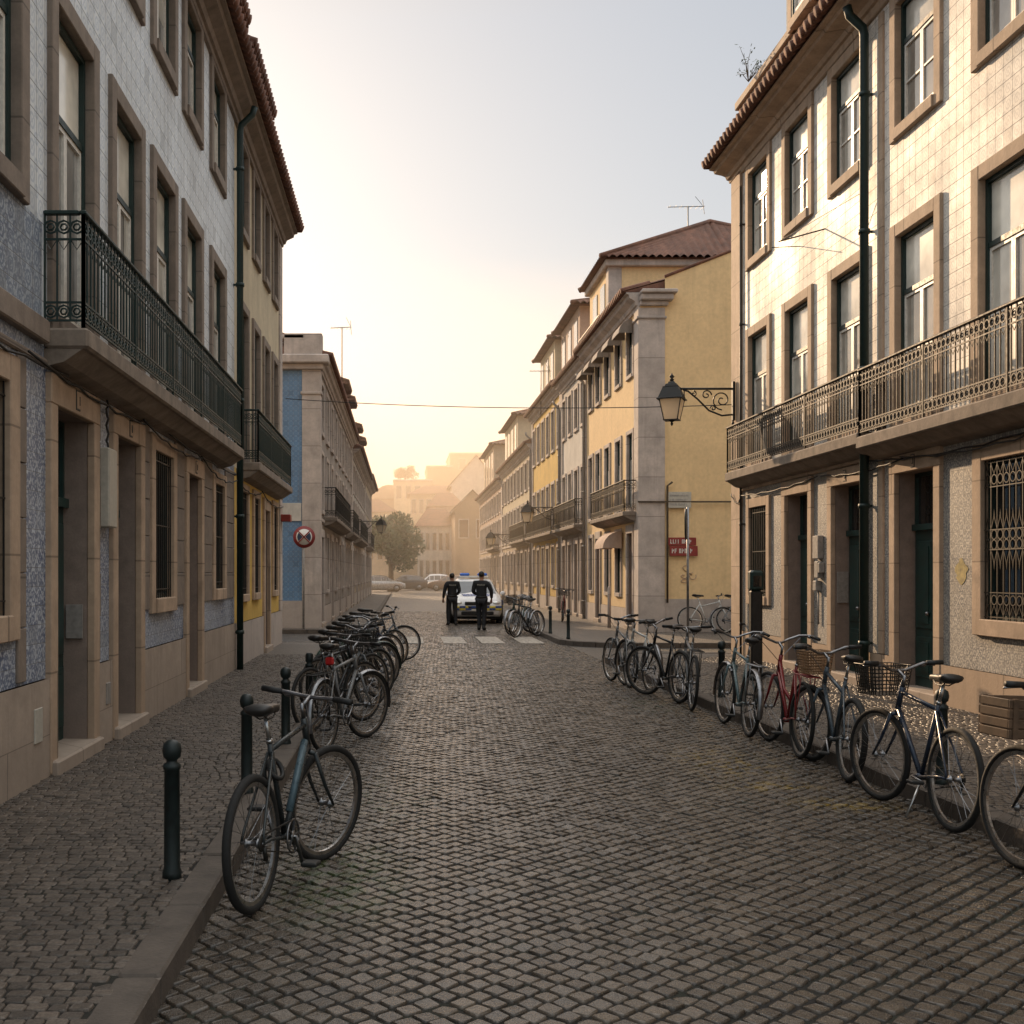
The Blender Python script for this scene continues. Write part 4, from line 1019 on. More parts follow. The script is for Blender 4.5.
P0 = Vector((XL+.15, 25.4, 5.62)); P1 = Vector((6.5, 22.0, 4.98))
for i in range(25):
    t = i/24; p = P0.lerp(P1, t); p.z -= .13*4*t*(1-t); pts.append(p)
tag(w_.tube(pts, .009, 5).build('overhead_wire', M['cable']), 'thin dark wire hanging across the street between the two rows of houses', 'wire')

# ------------------------------------------------------------------ bollards and posts
def bollard_mesh(ball=True, h=.71):
    m = MB(); m.lathe([(.050,-.02),(.050,.03),(.042,.05),(.040,h-.15),(.046,h-.145),(.046,h-.125),(.028,h-.11)] + ([(.028,h-.10),(.044,h-.085),(.051,h-.05),(.044,h-.015),(.026,h),(.004,h+.006)] if ball else [(.042,h-.09),(.042,h-.02),(.03,h),(.003,h)]), 18)
    return m.mesh('bollard', M['bollard'])
bm_ = [bollard_mesh(), bollard_mesh(False)]
def bollard(label, x, y, z=PZ, k=0, group='bollards along the pavement edge'):
    tag(put('bollard', bm_[k], None, (x, y, z)), label, 'bollard', group)
bollard('dark green ball topped bollard standing alone nearest on the left pavement', -1.2, 5.87)
bollard('bollard behind the saddle of the nearest left bicycle', -1.12, 8.1)
bollard('bollard behind the handlebar of the nearest left bicycle', -1.08, 10.4)
bollard('flat topped bollard beside the red lamp of the second left bicycle', -1.02, 12.3, PZ, 1)
bollard('dark bollard standing free on the right pavement between the bicycle groups', 4.06, 14.4)
bollard('bollard behind the frame of the dark blue bicycle on the right', 4.03, 8.45)
bollard('bollard at the far right corner kerb, left one of the two', 3.86, 29.6, PZ)
bollard('bollard on the far right corner pavement, right one of the two', 3.98, 27.2, PZ)
t = thing('meter_post', 'tall dark slim post standing on the right pavement before the grilled window', 'post', (5.18, 16.6, PZ))
MB().bbox(-.085,.085,-.07,.07,0,1.32,.02).build('column', M['iron'], t); MB().bbox(-.10,.10,-.085,.085,1.321,1.62,.03).build('head', M['green'], t); MB().box(-.06,.06,-.089,-.086,1.38,1.54).build('display', M['paned'], t)
tag(MB().lathe([(.05,0),(.05,1.15),(.02,1.2)], 10).build('white_post', M['stone_w'], None, (5.95, 32.6, PZ)), 'pale short post beside the yellow corner house door', 'post')

# ------------------------------------------------------------------ signs
t = thing('no_stopping_sign', 'round red rimmed prohibition sign with crossed bars on a thin pole, left corner', 'sign', (at(300.5,0,30.8)[0], 31.75, PZ))
zS = at(0,537,31.75)[2]-PZ
MB().tube([(0,0,0),(0,0,zS+.34)], .03, 8).build('pole', M['grey'], t)
dR = .31
def disc(r, y, n=28): return MB().lathe([(r,0),(r,.01)], n, Matrix.Translation((.02,y,zS)) @ Matrix.Rotation(PI/2, 4, 'X'))
disc(dR, -.04).build('rim', M['signred'], t); disc(dR*.72, -.052).build('face', M['signwhite'], t)
m = MB()
for (a0, a1) in ((-38,38),(142,218)):
    m.poly([(.02+dR*.62*math.cos(rad(a0+(a1-a0)*i/10)), -.0645, zS+dR*.62*math.sin(rad(a0+(a1-a0)*i/10))) for i in range(11)] + [(.02+dR*.12*(1 if a0<0 else -1), -.0645, zS)])
m.build('symbol', M['signblue'], t)
m = MB()
for s in (-1,1): m.tube([(.02-dR*.5*s,-.068,zS-dR*.5),(.02+dR*.5*s,-.068,zS+dR*.5)], .022, 4)
m.build('crossed_bars', M['signred'], t)
t = thing('edge_on_sign', 'grey pole on the side street with a round sign seen edge on', 'sign', (at(690,0,26)[0], 26.2, PZ))
MB().tube([(0,0,0),(0,0,3.1)], .03, 8).build('pole', M['steel'], t)
zz = at(0,524,26.2)[2]-PZ
MB().lathe([(.36,-.02),(.37,0),(.36,.02)], 28, Matrix.Translation((-.05,-.02,zz)) @ Matrix.Rotation(rad(74), 4, 'Z') @ Matrix.Rotation(PI/2, 4, 'X')).build('disc', M['iron'], t)
def sign_board(name, label, px0, px1, py0, py1, Y, mats, lines, seed):
    x0, _, z1 = at(px0, py0, Y); x1, _, z0 = at(px1, py1, Y)
    t = thing(name, label, 'sign', ((x0+x1)/2, Y, z0)); w = (x1-x0)/2; h = z1-z0
    MB().bbox(-w, w, -.03, .0, 0, h, .006).build('board', M[mats[0]], t); m = MB()
    for i, (f0, f1, hh) in enumerate(lines): glyphs(m, -w*.85, w*.85*f1, h*f0, h*hh, -.036, seed+i)
    m.build('lettering', M[mats[1]], t)
sign_board('red_wall_sign', 'upper red sign board with a line of white lettering on the yellow side wall', 668, 696, 537.5, 545.6, 30.44, ('signred','signwhite'), [(.25,.8,.5)], 3)
sign_board('red_wall_sign', 'lower red sign board with white lettering on the yellow side wall', 669.5, 697.5, 546.0, 556, 30.44, ('signred','signwhite'), [(.28,.9,.45)], 9)
sign_board('street_name_plate', 'pale street name plate with faint grey lettering on the yellow side wall', 668, 691, 492, 508, 30.44, ('plate','greyl'), [(.72,.9,.1),(.42,.8,.14),(.15,.9,.14)], 14)
# ------------------------------------------------------------------ bicycles (local x forwards, y left, z up; origin under the rear axle)
WR = .345; WB = 1.05
def wheel(root, M4, spk=28, tyre='tyre', fat=.020, rim='alu', name='wheel'):
    t = MB().ring((0,0,0), WR-fat, fat, (1,0,0), (0,0,1), 40, 8).xf(M4)
    t.sm = [True]*len(t.f)
    w = t.build(name, M[tyre], root)
    r = MB(); n = 40
    prof = [(WR-fat*1.75, -.011), (WR-fat*1.75, .011), (WR-fat*1.75-.022, .008), (WR-fat*1.75-.022, -.008)]
    for i in range(n):
        for k in range(4):
            a = 2*PI*i/n; R_, y = prof[k]; r.v.append((R_*math.cos(a), y, R_*math.sin(a)))
    for i in range(n):
        for k in range(4): j = (i+1)%n; l = (k+1)%4; r.f.append((i*4+k, j*4+k, j*4+l, i*4+l)); r.sm.append(False)
    r.xf(M4).build('rim', M[rim], w)
    s = MB(); 
    for i in range(spk):
        a = 2*PI*i/spk; a2 = a+(.5 if (i//2)%2 else -.5); sd = 1 if i%2 else -1
        s.tube([(.02*math.cos(a2), .028*sd, .02*math.sin(a2)), ((WR-fat*1.75-.02)*math.cos(a), 0, (WR-fat*1.75-.02)*math.sin(a))], .0014, 3)
    s.xf(M4).build('spokes', M['steel'], w)
    h = MB().lathe([(.008,-.06),(.008,-.045),(.026,-.034),(.026,-.028),(.014,-.024),(.014,.024),(.026,.028),(.026,.034),(.008,.045),(.008,.06)], 12, M4 @ Matrix.Rotation(PI/2, 4, 'X'))
    h.build('hub', M['steel'], w); return w
def bike(label, x, y, head, color, group, steer=0., lean=0., style='diamond', bar='flat', fender=False, rack=False, basket=None, light=False, stand=False, tyre='tyre', fat=.020, z=0., accent=None, crank=40, rim='alu', sz=1.):
    t = thing('bicycle', label, 'bicycle', (x, y, z), (rad(lean), 0, rad(90-head)), group); t.scale = (sz,sz,sz)
    fm = M.get('bf_'+str(color)) or m_paintc('bicycle_paint', color); M['bf_'+str(color)] = fm
    rear = Vector((0,0,WR)); bb = Vector((.44,0,.285)); st = Vector((.275,0,.80)); ht = Vector((.80,0,.865)); hb = Vector((.845,0,.715)); front = Vector((WB,0,WR))
    f = MB()
    f.tube([bb+(st-bb)*0, st+(st-bb).normalized()*.02], .0155, 10); f.tube([hb+Vector((0,0,.01)), bb], .0185, 10); f.tube([ht+(ht-hb).normalized()*.01, hb-(ht-hb).normalized()*.01], .020, 10)
    if style == 'diamond': f.tube([st-Vector((0,0,.03)), ht-Vector((-.005,0,.03))], .0155, 10)
    elif style == 'sloping': f.tube([bb.lerp(st,.8), ht-Vector((-.008,0,.04))], .0165, 10)
    else: f.tube([bb.lerp(st,.38), Vector((.62,0,.56)), ht-Vector((-.012,0,.05))], .0165, 10)
    for s in (-1,1):
        f.tube([st-Vector((0,0,.04))+Vector((0,.012*s,0)), rear+Vector((.02,.055*s,.05)), rear+Vector((0,.06*s,0))], [.009,.008,.008], 6)
        f.tube([bb+Vector((-.02,.03*s,0)), rear+Vector((.12,.055*s,-.005)), rear+Vector((0,.06*s,0))], [.011,.010,.008], 6)
    f.tube([bb+Vector((0,-.036,0)), bb+Vector((0,.036,0))], .022, 10)
    f.build('frame', fm, t)
    sp = MB(); d = (st-bb).normalized(); top = st+d*.15; sp.tube([st, top], .013, 8); sp.tube([st+d*.012, st+d*.03], .019, 8); sp.build('seat_post', M['alu'], t)
    sd = MB(); secs = []
    for (xx, w, zt, th) in ((.17,.012,-.012,.02),(.15,.022,0,.035),(.06,.030,.006,.04),(-.02,.05,.008,.045),(-.08,.078,.016,.05),(-.12,.075,.018,.045),(-.145,.045,.012,.025)):
        secs.append([(top.x+xx, w*math.cos(a), top.z+.045+zt+(th*.5*math.sin(a) if math.sin(a) > 0 else th*.9*math.sin(a))) for a in np.linspace(0, 2*PI, 13)[:-1]])
    sd.loft(secs)
    for s in (-1,1): sd.tube([(top.x-.1,.03*s,top.z+.03),(top.x-.03,.022*s,top.z+.0),(top.x+.05,.022*s,top.z+.0),(top.x+.13,.012*s,top.z+.035)], .0045, 5)
    sd.build('saddle', M['leather'], t)
    # steered assembly
    ax = (ht-hb).normalized(); SM = Matrix.Translation(hb) @ Matrix.Rotation(rad(-steer), 4, ax) @ Matrix.Translation(-hb)
    fk = MB(); cr = hb-ax*.045
    fk.tube([hb-ax*.005, cr], .019, 8); fk.tube([cr+Vector((0,-.05,0)), cr+Vector((0,.05,0))], .014, 8)
    for s in (-1,1): fk.tube([cr+Vector((0,.05*s,0)), cr.lerp(front,.6)+Vector((-.012,.053*s,0)), front+Vector((0,.055*s,0))], [.014,.011,.008], 8)
    fk.xf(SM).build('fork', fm if accent is None else (M.get('bf_'+str(accent)) or fm), t)
    hbm = MB(); s0 = ht+ax*.10; cl = s0+Vector((.075,0,.03))
    hbm.tube([ht, s0], .013, 8); hbm.tube([s0-ax*.015, cl], .014, 8)
    if bar == 'flat': hp = [(-.04,.31,.015),(-.015,.16,.01),(0,.05,0)]
    elif bar == 'riser': hp = [(-.06,.31,.06),(-.04,.18,.055),(0,.06,0)]
    elif bar == 'swept': hp = [(-.22,.29,.05),(-.10,.27,.075),(-.01,.20,.07),(.02,.10,.03),(0,.03,0)]
    else: hp = [(.02,.21,-.12),(.10,.215,-.06),(.10,.21,0),(.0,.18,.005),(0,.05,0)]
    P = [cl+Vector(p) for p in hp] + [cl+Vector((p[0],-p[1],p[2])) for p in hp[::-1]]
    hbm.tube(P, .012, 8)
    for s in (-1,1):
        q = cl+Vector((hp[1][0]+.0, s*hp[1][1], hp[1][2])); e = cl+Vector((hp[0][0]+.05, s*hp[0][1]*.97, hp[0][2]-.025)); hbm.tube([q+Vector((.02,0,-.01)), e], .006, 5); hbm.ball(q+Vector((.01,0,-.012)), .02, .03, .018, 8, 5)
        hbm.tube([q, q+Vector((.10,-s*.05,-.02)), ht+Vector((.06,0,-.05)), ht+Vector((.02,s*.02,-.15))], .0035, 4)
    hd = hbm.xf(SM).build('handlebar', M['steel'], t)
    for s in (-1,1):
        g = MB(); a = cl+Vector((hp[0][0], s*hp[0][1], hp[0][2])); b_ = cl+Vector((hp[1][0], s*hp[1][1], hp[1][2])); g.tube([a+(a-b_).normalized()*.015, a+(b_-a)*min(.8,.125/(b_-a).length)], .0175, 8); g.xf(SM).build('grip', M['black'], hd)
    wheel(t, Matrix.Translation(rear), tyre=tyre, fat=fat, rim=rim); wheel(t, SM @ Matrix.Translation(front) @ Matrix.Rotation(.3,4,'Y'), tyre=tyre, fat=fat, rim=rim)
    ck = MB(); ck.ring(bb+Vector((0,-.05,0)), .088, .006, (1,0,0), (0,0,1), 24, 5); ck.lathe([(.03,-.055),(.03,-.045)], 10, Matrix.Translation(bb) @ Matrix.Rotation(PI/2,4,'X') @ Matrix.Translation((0,0,.1)))
    for i in range(5): a = 2*PI*i/5; ck.tube([bb+Vector((0,-.05,0)), bb+Vector((.085*math.cos(a),-.05,.085*math.sin(a)))], .007, 4)
    a = rad(crank); dv = Vector((math.cos(a),0,math.sin(a)))*.17
    ck.tube([bb+Vector((0,-.03,0)), bb+Vector((0,-.065,0)), bb+dv+Vector((0,-.075,0))], .010, 6); ck.tube([bb+Vector((0,.03,0)), bb+Vector((0,.065,0)), bb-dv+Vector((0,.075,0))], .010, 6)
    c_ = ck.build('crankset', M['steel'], t)
    for s in (1,-1):
        p = bb+dv*s+Vector((0,-s*.125,0)); MB().bbox(p.x-.045,p.x+.045,p.y-.045,p.y+.045,p.z-.012,p.z+.012,.006).build('pedal', M['black'], c_)
    ch = MB(); r1, r2 = .088, .036
    pts = [bb+Vector((r1*math.cos(q),-.05,r1*math.sin(q))) for q in np.linspace(-PI/2, PI/2, 9)] + [rear+Vector((r2*math.cos(q),-.05,r2*math.sin(q))) for q in np.linspace(PI/2, 3*PI/2, 7)]
    ch.tube(pts, .005, 4, closed=True); ch.lathe([(.02,.044),(.038,.046),(.044,.05),(.03,.056)], 14, Matrix.Translation(rear) @ Matrix.Rotation(PI/2,4,'X'))
    ch.tube([rear+Vector((.01,-.06,-.02)), rear+Vector((.03,-.058,-.09))], .012, 5)
    ch.build('chain', M['iron'], t)
    if fender:
        for (c, mm, a0, a1) in ((rear, None, 20, 200), (front, SM, -10, 130)):
            q = MB(); secs = []
            for i in range(17):
                a = rad(a0+(a1-a0)*i/16); R_ = WR+.018
                secs.append([c+Vector((rr*math.cos(a), yy, rr*math.sin(a))) for yy, rr in ((-.03,R_-.012),(-.015,R_),(.015,R_),(.03,R_-.012))])
            q.loft(secs, closed=False, caps=False)
            a = rad((a0+a1)/2+40); 
            for s in (-1,1): q.tube([c+Vector((0,.05*s,0)), c+Vector((R_*math.cos(a),.03*s,R_*math.sin(a)))], .003, 4)
            if mm: q.xf(mm)
            q.build('mudguard', fm if fender == 'paint' else M['steel'], t)
    if rack:
        q = MB(); zt = WR*2+.06
        for s in (-1,1): q.tube([(.22,.05*s,zt+.02),(.1,.06*s,zt),(-.28,.06*s,zt)], .006, 6); q.tube([(0,.062*s,WR),(-.10,.062*s,zt)], .005, 5); q.tube([(0,.062*s,WR),(.05,.062*s,zt)], .005, 5)
        for xx in (-.28,-.2,-.1,0,.1): q.tube([(xx,-.06,zt),(xx,.06,zt)], .005, 5)
        q.build('luggage_rack', M['steel'] if rack is True else M[rack], t)
    if light:
        MB().bbox(top.x-.07,top.x-.03,-.045,.045,top.z-.13,top.z-.05,.015).build('rear_light', M['red'], t)
    if stand:
        MB().tube([(.36,.04,.26),(.30,.16,.02)], .009, 6).build('kickstand', M['alu'], t)
    if basket:
        kind, w, dpt, h, zo = basket
        q = MB(); bx, bz = .90, .86+zo
        if kind == 'wood':
            for i in range(4):
                z0 = bz+i*h/4; q.bbox(bx, bx+.012, -w/2, w/2, z0+.004, z0+h/4-.004, .003); q.bbox(bx+dpt-.012, bx+dpt, -w/2, w/2, z0+.004, z0+h/4-.004, .003)
                q.bbox(bx+.012, bx+dpt-.012, -w/2, -w/2+.012, z0+.004, z0+h/4-.004, .003); q.bbox(bx+.012, bx+dpt-.012, w/2-.012, w/2, z0+.004, z0+h/4-.004, .003)
            for sx in (bx-.008, bx+dpt-.008):
                for sy in (-w/2+.03, w/2-.05): q.box(sx, sx+.016, sy, sy+.03, bz, bz+h)
            q.box(bx+.012, bx+dpt-.012, -w/2+.012, w/2-.012, bz, bz+.012)
        else:
            for i in range(9):
                k = .82+.18*i/8; z0 = bz+h*i/8; cx = bx+dpt/2
                q.tube([(cx-dpt/2*k,-w/2*k,z0),(cx+dpt/2*k,-w/2*k,z0),(cx+dpt/2*k,w/2*k,z0),(cx-dpt/2*k,w/2*k,z0)], .006 if kind != 'wire' else .0035, 5, closed=True)
            for i in range(10):
                f_ = i/9
                for s in (-1,1):
                    q.tube([(cx+(f_-.5)*dpt*.82, s*w/2*.82, bz),(cx+(f_-.5)*dpt, s*w/2, bz+h)], .004, 4); q.tube([(cx+s*dpt/2*.82, (f_-.5)*w*.82, bz),(cx+s*dpt/2, (f_-.5)*w, bz+h)], .004, 4)
            q.quad((cx-dpt*.4,-w*.4,bz),(cx+dpt*.4,-w*.4,bz),(cx+dpt*.4,w*.4,bz),(cx-dpt*.4,w*.4,bz))
        q.xf(SM).build('basket', M[{'wood':'wood','wicker':'wicker','wire':'iron'}[kind]], t)
    return t
gL = 'bicycles parked along the left kerb'; gR = 'bicycles standing along the right kerb'; gF = 'bicycles parked at the far right corner'
BK, NV, SV, TL, RD, GY, GN, WHT, BR = (.015,.016,.018), (.02,.03,.06), (.17,.172,.175), (.11,.16,.17), (.17,.012,.014), (.12,.13,.14), (.03,.06,.045), (.5,.5,.48), (.10,.05,.03)
t = bike('dark bicycle with pale blue down tube, nearest on the left with front wheel turned', -.743, 5.66, 15, (.025,.03,.032), gL, steer=20, lean=-2, style='diamond', bar='flat', fat=.023, crank=-70, accent=None)
M4 = MB(); M4.tube([(.80,0,.745),(.52,0,.40)], .021, 10); M4.build('down_tube_wrap', m_paintc('pale_blue_paint', (.07,.115,.14)), t)
m = MB(); m.ring((.35,.05,.64), .05, .016, (1,0,0), (0,0,1), 14, 6); m.ring((.345,.0,.66), .055, .014, (1,0,.3), (0,.6,.8), 14, 6); m.build('cable_lock', M['black'], t)
bike('silver bicycle with a red rear lamp, second in the left row', -.74, 10.7, 20, SV, gL, steer=18, lean=-2, bar='flat', light=True, rack='iron', fender=True)
bike('black bicycle in the left row just behind the silver one with the red lamp', -.98, 12.1, 30, BK, gL, steer=8, lean=-3, bar='flat', basket=('wire',.34,.25,.2,-.02))
bike('dark grey bicycle with raised handlebar, fourth in the left row', -1.0, 13.4, 35, GY, gL, steer=4, lean=-2, bar='riser')
bike('black mountain bicycle with thick tyres, fifth in the left row', -.96, 14.5, 38, BK, gL, steer=0, lean=-4, style='sloping', bar='flat', fat=.026)
bike('dark green bicycle with swept handlebar in the middle of the left row', -.98, 15.7, 40, GN, gL, steer=10, lean=-3, bar='swept', fender='paint')
bike('silver framed bicycle with black mudguards in the left row, sixth of the packed ones', -.98, 16.9, 42, SV, gL, steer=-5, lean=-2, bar='riser', fender=True)
bike('navy bicycle two before the far end of the left row', -.98, 18.2, 45, NV, gL, steer=5, lean=-3, style='sloping', bar='flat')
bike('black bicycle last but one at the far end of the left row', -.96, 19.6, 50, BK, gL, steer=0, lean=-2, bar='flat', rack='iron')
bike('dark bicycle ending the left row, its front wheel standing out over the road', -.92, 21.5, 64, GY, gL, steer=8, lean=-2, bar='riser')
# right row, from the far end towards the camera
bike('pale framed bicycle at the far end of the right row, leftmost', 3.36, 16.75, -5, SV, gR, steer=-6, lean=3, bar='riser', style='sloping')
bike('white bicycle second from the far end of the right row', 3.52, 16.1, -9, WHT, gR, steer=-4, lean=4, bar='flat', fender=True)
bike('black bicycle with wide turned front wheel in the far right cluster', 3.60, 14.75, -12, BK, gR, steer=-24, lean=3, bar='riser', fat=.024)
bike('silver and black bicycle nearest in the far right cluster', 3.56, 13.95, 6, SV, gR, steer=-10, lean=4, style='sloping', bar='flat', rack='iron')
bike('pale teal bicycle with light tyres left of the red bicycle', 3.58, 11.72, 2, TL, gR, steer=-4, lean=5, bar='swept', fender=True, tyre='tyre', rack=True)
bike('red step through bicycle with red rear rack on the right', 3.64, 10.38, 3, RD, gR, steer=-10, lean=4, style='step', bar='swept', rack='signred', sz=1.02)
bike('slate blue bicycle with wicker front basket on the right, behind the dark blue one', 3.62, 9.2, 4, (.05,.068,.085), gR, steer=-16, lean=5, style='sloping', bar='riser', basket=('wicker',.25,.20,.20,-.06), fat=.026)
bike('dark blue bicycle with light tyre walls and kickstand, nearest complete one on the right', 3.60, 7.42, -2, (.018,.028,.05), gR, steer=-12, lean=4, style='diamond', bar='riser', stand=True, fat=.022, crank=5, basket=('wire',.32,.24,.22,-.06))
bike('black bicycle with a wooden crate basket, cut by the right picture edge', 3.60, 5.42, -3, BK, gR, steer=-6, lean=4, bar='riser', basket=('wood',.42,.26,.22,-.12), sz=1.03, fender=None)
# far groups
for i, (lb, x, y, h, c, bs) in enumerate((('black bicycle in front of the far right corner group', 3.62, 30.4, -140, BK, ('wire',.36,.28,.22,0)), ('dark bicycle second from the front of the far right corner group', 3.60, 31.1, -148, GY, None), ('dark green bicycle third of the far right corner group', 3.62, 31.9, -140, GN, None), ('black bicycle at the back of the far right corner group', 3.60, 32.7, -150, BK, ('wire',.36,.28,.22,0)))):
    bike(lb, x, y, h, c, gF, steer=rnd.uniform(-12,12), lean=3, bar='swept', basket=bs, fender=True)
bike('dark bicycle with reddish frame by the shop doors of the narrow house', 5.3, 37.4, 190, RD, 'bicycles by the yellow corner house', lean=-4, bar='swept', basket=('wire',.36,.28,.22,0), z=PZ)
bike('pale bicycle leaning on the yellow side wall', 7.62, 29.95, 88, WHT, 'bicycles by the yellow corner house', lean=-8, bar='flat', style='sloping', z=PZ, steer=6)
bike('grey bicycle right of the pale one on the yellow side wall', 8.35, 29.45, 84, GY, 'bicycles by the yellow corner house', lean=-6, bar='flat', fender=True, z=PZ, steer=-8)

# ------------------------------------------------------------------ cars (local x forwards, origin on the ground under the middle)
def car(name, label, loc, rz, paint, L=4.3, W=1.78, H=1.5, cat='car', group=None, police=False):
    t = thing(name, label, cat, loc, (0,0,rz), group); hl = L/2; hw = W/2
    # stations: x, bottom z, belt z, roof z, half width at belt, half width at roof
    ST = [(-hl,.42,.80,.84,.74,.66),(-hl+.06,.30,.92,.98,.84,.74),(-hl+.35,.24,.98,1.12,hw-.02,.70),(-hl+.75,.20,.99,H-.10,hw,.66),(-.75,.19,.98,H-.01,hw,.62),(-.1,.19,.97,H,hw,.62),(.35,.19,.96,H-.06,hw,.60),(.85,.20,.95,1.14,hw,.66),(1.15,.20,.93,.975,hw-.01,.74),(hl-.45,.22,.84,.90,hw-.05,.72),(hl-.1,.26,.70,.78,.80,.66),(hl,.34,.58,.62,.70,.60)]
    b = MB(); secs = []
    for (x, z0, zb, zr, w, wr) in ST:
        half = [(0,z0),(w*.92,z0),(w*1.0,z0+.12),(w*1.01,(z0+zb)/2),(w*.985,zb-.03),(w*.95,zb),(wr+(w*.95-wr)*.12,zb+(zr-zb)*.85),(wr*.9,zr),(0,zr+.01)]
        secs.append([(x, yy, zz) for yy, zz in half] + [(x, -yy, zz) for yy, zz in half[-2:0:-1]])
    b.loft(secs); body = b.build('body', M[paint], t)
    g = MB()
    def belt(i): x,z0,zb,zr,w,wr = ST[i]; return x, w*.95, zb, wr+(w*.95-wr)*.12, zb+(zr-zb)*.85
    for s in (-1,1):
        lo = []; hi = []
        for i in (3,4,5,6,7):
            x, wb, zb, wt, zt = belt(i); lo.append((x, s*(wb+.006-.01*0), zb+.03)); k = .88 if zt-zb > .2 else .4; hi.append((x, s*(wb+(wt-wb)*k+.010), zb+(zt-zb)*k))
        for i in range(4):
            p = .03
            g.quad((lo[i][0]+p,)+lo[i][1:], (lo[i+1][0]-p,)+lo[i+1][1:], (hi[i+1][0]-p,)+hi[i+1][1:], (hi[i][0]+p,)+hi[i][1:])
    g.build('side_windows', M['carglass'], t)
    w_ = MB(); x6, x8 = ST[6], ST[8]
    w_.quad((1.12,-.70,.995),(1.12,.70,.995),(.44,.56,H-.09),(.44,-.56,H-.09)); w_.build('windscreen', M['carglass'], t)
    w_ = MB(); w_.quad((-hl+.33,-.60,1.12),(-hl+.33,.60,1.12),(-hl+.70,.56,H-.16),(-hl+.70,-.56,H-.16)); w_.build('rear_window', M['carglass'], t)
    for x in (-hl+.85, hl-.85):
        for s in (-1,1):
            q = MB().lathe([(.17,-.10),(.29,-.11),(.325,-.08),(.325,.08),(.29,.11),(.17,.10)], 22, Matrix.Translation((x, s*(hw-.10), .325)) @ Matrix.Rotation(PI/2,4,'X')); o = q.build('wheel', M['tyre'], t)
            MB().lathe([(.20,-.118),(.20,.118)], 16, Matrix.Translation((x, s*(hw-.10), .325)) @ Matrix.Rotation(PI/2,4,'X')).build('hubcap', M['steel'], o)
    for s in (-1,1):
        MB().ball((hl-.16, s*.62, .69), .16, .17, .085, 12, 8).build('headlight', M['lampclear'], t)
        MB().ball((-hl+.08, s*.70, .80), .07, .10, .13, 10, 7).build('tail_light', M['red'], t)
        MB().ball((.80, s*(hw+.07), 1.0), .06, .10, .075, 10, 7).build('mirror', M[paint], t)
    gr = MB(); gr.bbox(hl-.09, hl+.015, -.42, .42, .50, .60, .02); gr.bbox(hl-.12, hl+.02, -.55, .55, .30, .43, .03); gr.build('grille', M['black'], t)
    MB().bbox(hl+.0, hl+.03, -.26, .26, .44, .50, .004).build('number_plate', M['signwhite'], t)
    MB().box(-hl+.5, hl-.4, -hw+.12, hw-.12, .15, .22).build('underbody', M['black'], t)
    if police:
        lb = MB(); lb.bbox(-.22, .06, -.52, .52, H+.03, H+.10, .02); o = lb.build('light_bar', M['signwhite'], t)
        for s in (-1,1): MB().bbox(-.2, .05, s*.31-.17, s*.31+.17, H+.10, H+.20, .03).build('beacon', M['bluelight'], o)
        st_ = MB()
        for (i, j) in ((2,4),(4,6),(6,8),(8,9)): pass
        for s in (-1,1):
            st_.box(-hl+.5, hl-.55, s*(hw*1.01)+(-.004 if s<0 else 0), s*(hw*1.01)+(.004 if s>0 else 0), .62, .78)
        st_.build('blue_band', M['carblue'], t)
        yb = MB(); yb.bbox(hl-.16, hl+.028, -.80, -.30, .45, .60, .02); yb.bbox(hl-.16, hl+.028, .30, .80, .45, .60, .02)
        for s in (-1,1): yb.box(-hl+.5, hl-.55, s*(hw*1.012)+(-.004 if s<0 else 0), s*(hw*1.012)+(.004 if s>0 else 0), .52, .61)
        yb.build('yellow_band', M['caryel'], t)
        bl = MB(); bl.add([(1.25,-.5,.985),(1.25,.5,.985),(hl-.5,.42,.925),(hl-.5,-.42,.925)], [(0,1,2,3)]); bl.build('bonnet_stripe', M['carblue'], t)
        ck = MB()
        for i in range(8):
            y = -.8+i*.2
            if i % 2 == 0: ck.box(hl-.05, hl+.034, y, y+.2, .46, .53)
            else: ck.box(hl-.05, hl+.034, y, y+.2, .531, .60)
        ck.build('blue_checks', M['carblue'], t)
        MB().bbox(hl-.2, hl+.025, -.42, .42, .62, .74, .02).build('front_grille', M['black'], t)
    return t
car('police_car', 'white police car with blue roof lights and yellow band behind the two officers', (at(474,0,39.5)[0], 39.8, 0), -PI/2, 'carwhite', police=True, H=1.5, cat='police car')
gc = 'cars parked across the end of the street'
car('parked_car', 'pale car at the far street end, left below the tree', (at(382,0,107)[0], 103, 0), .15, 'carsilver', group=gc)
car('parked_car', 'dark car in the middle of the three at the far street end', (at(405,0,112)[0], 110, 0), PI+.1, 'cardark', group=gc)
car('parked_car', 'white topped car at the far street end, right of the dark one', (at(433,0,114)[0], 114, 0), PI, 'carwhite', group=gc, H=1.6)
car('parked_car', 'brown car at the far street end nearest the police officers', (at(450,0,108)[0], 107, 0), PI*.97, 'carbrown', group=gc)

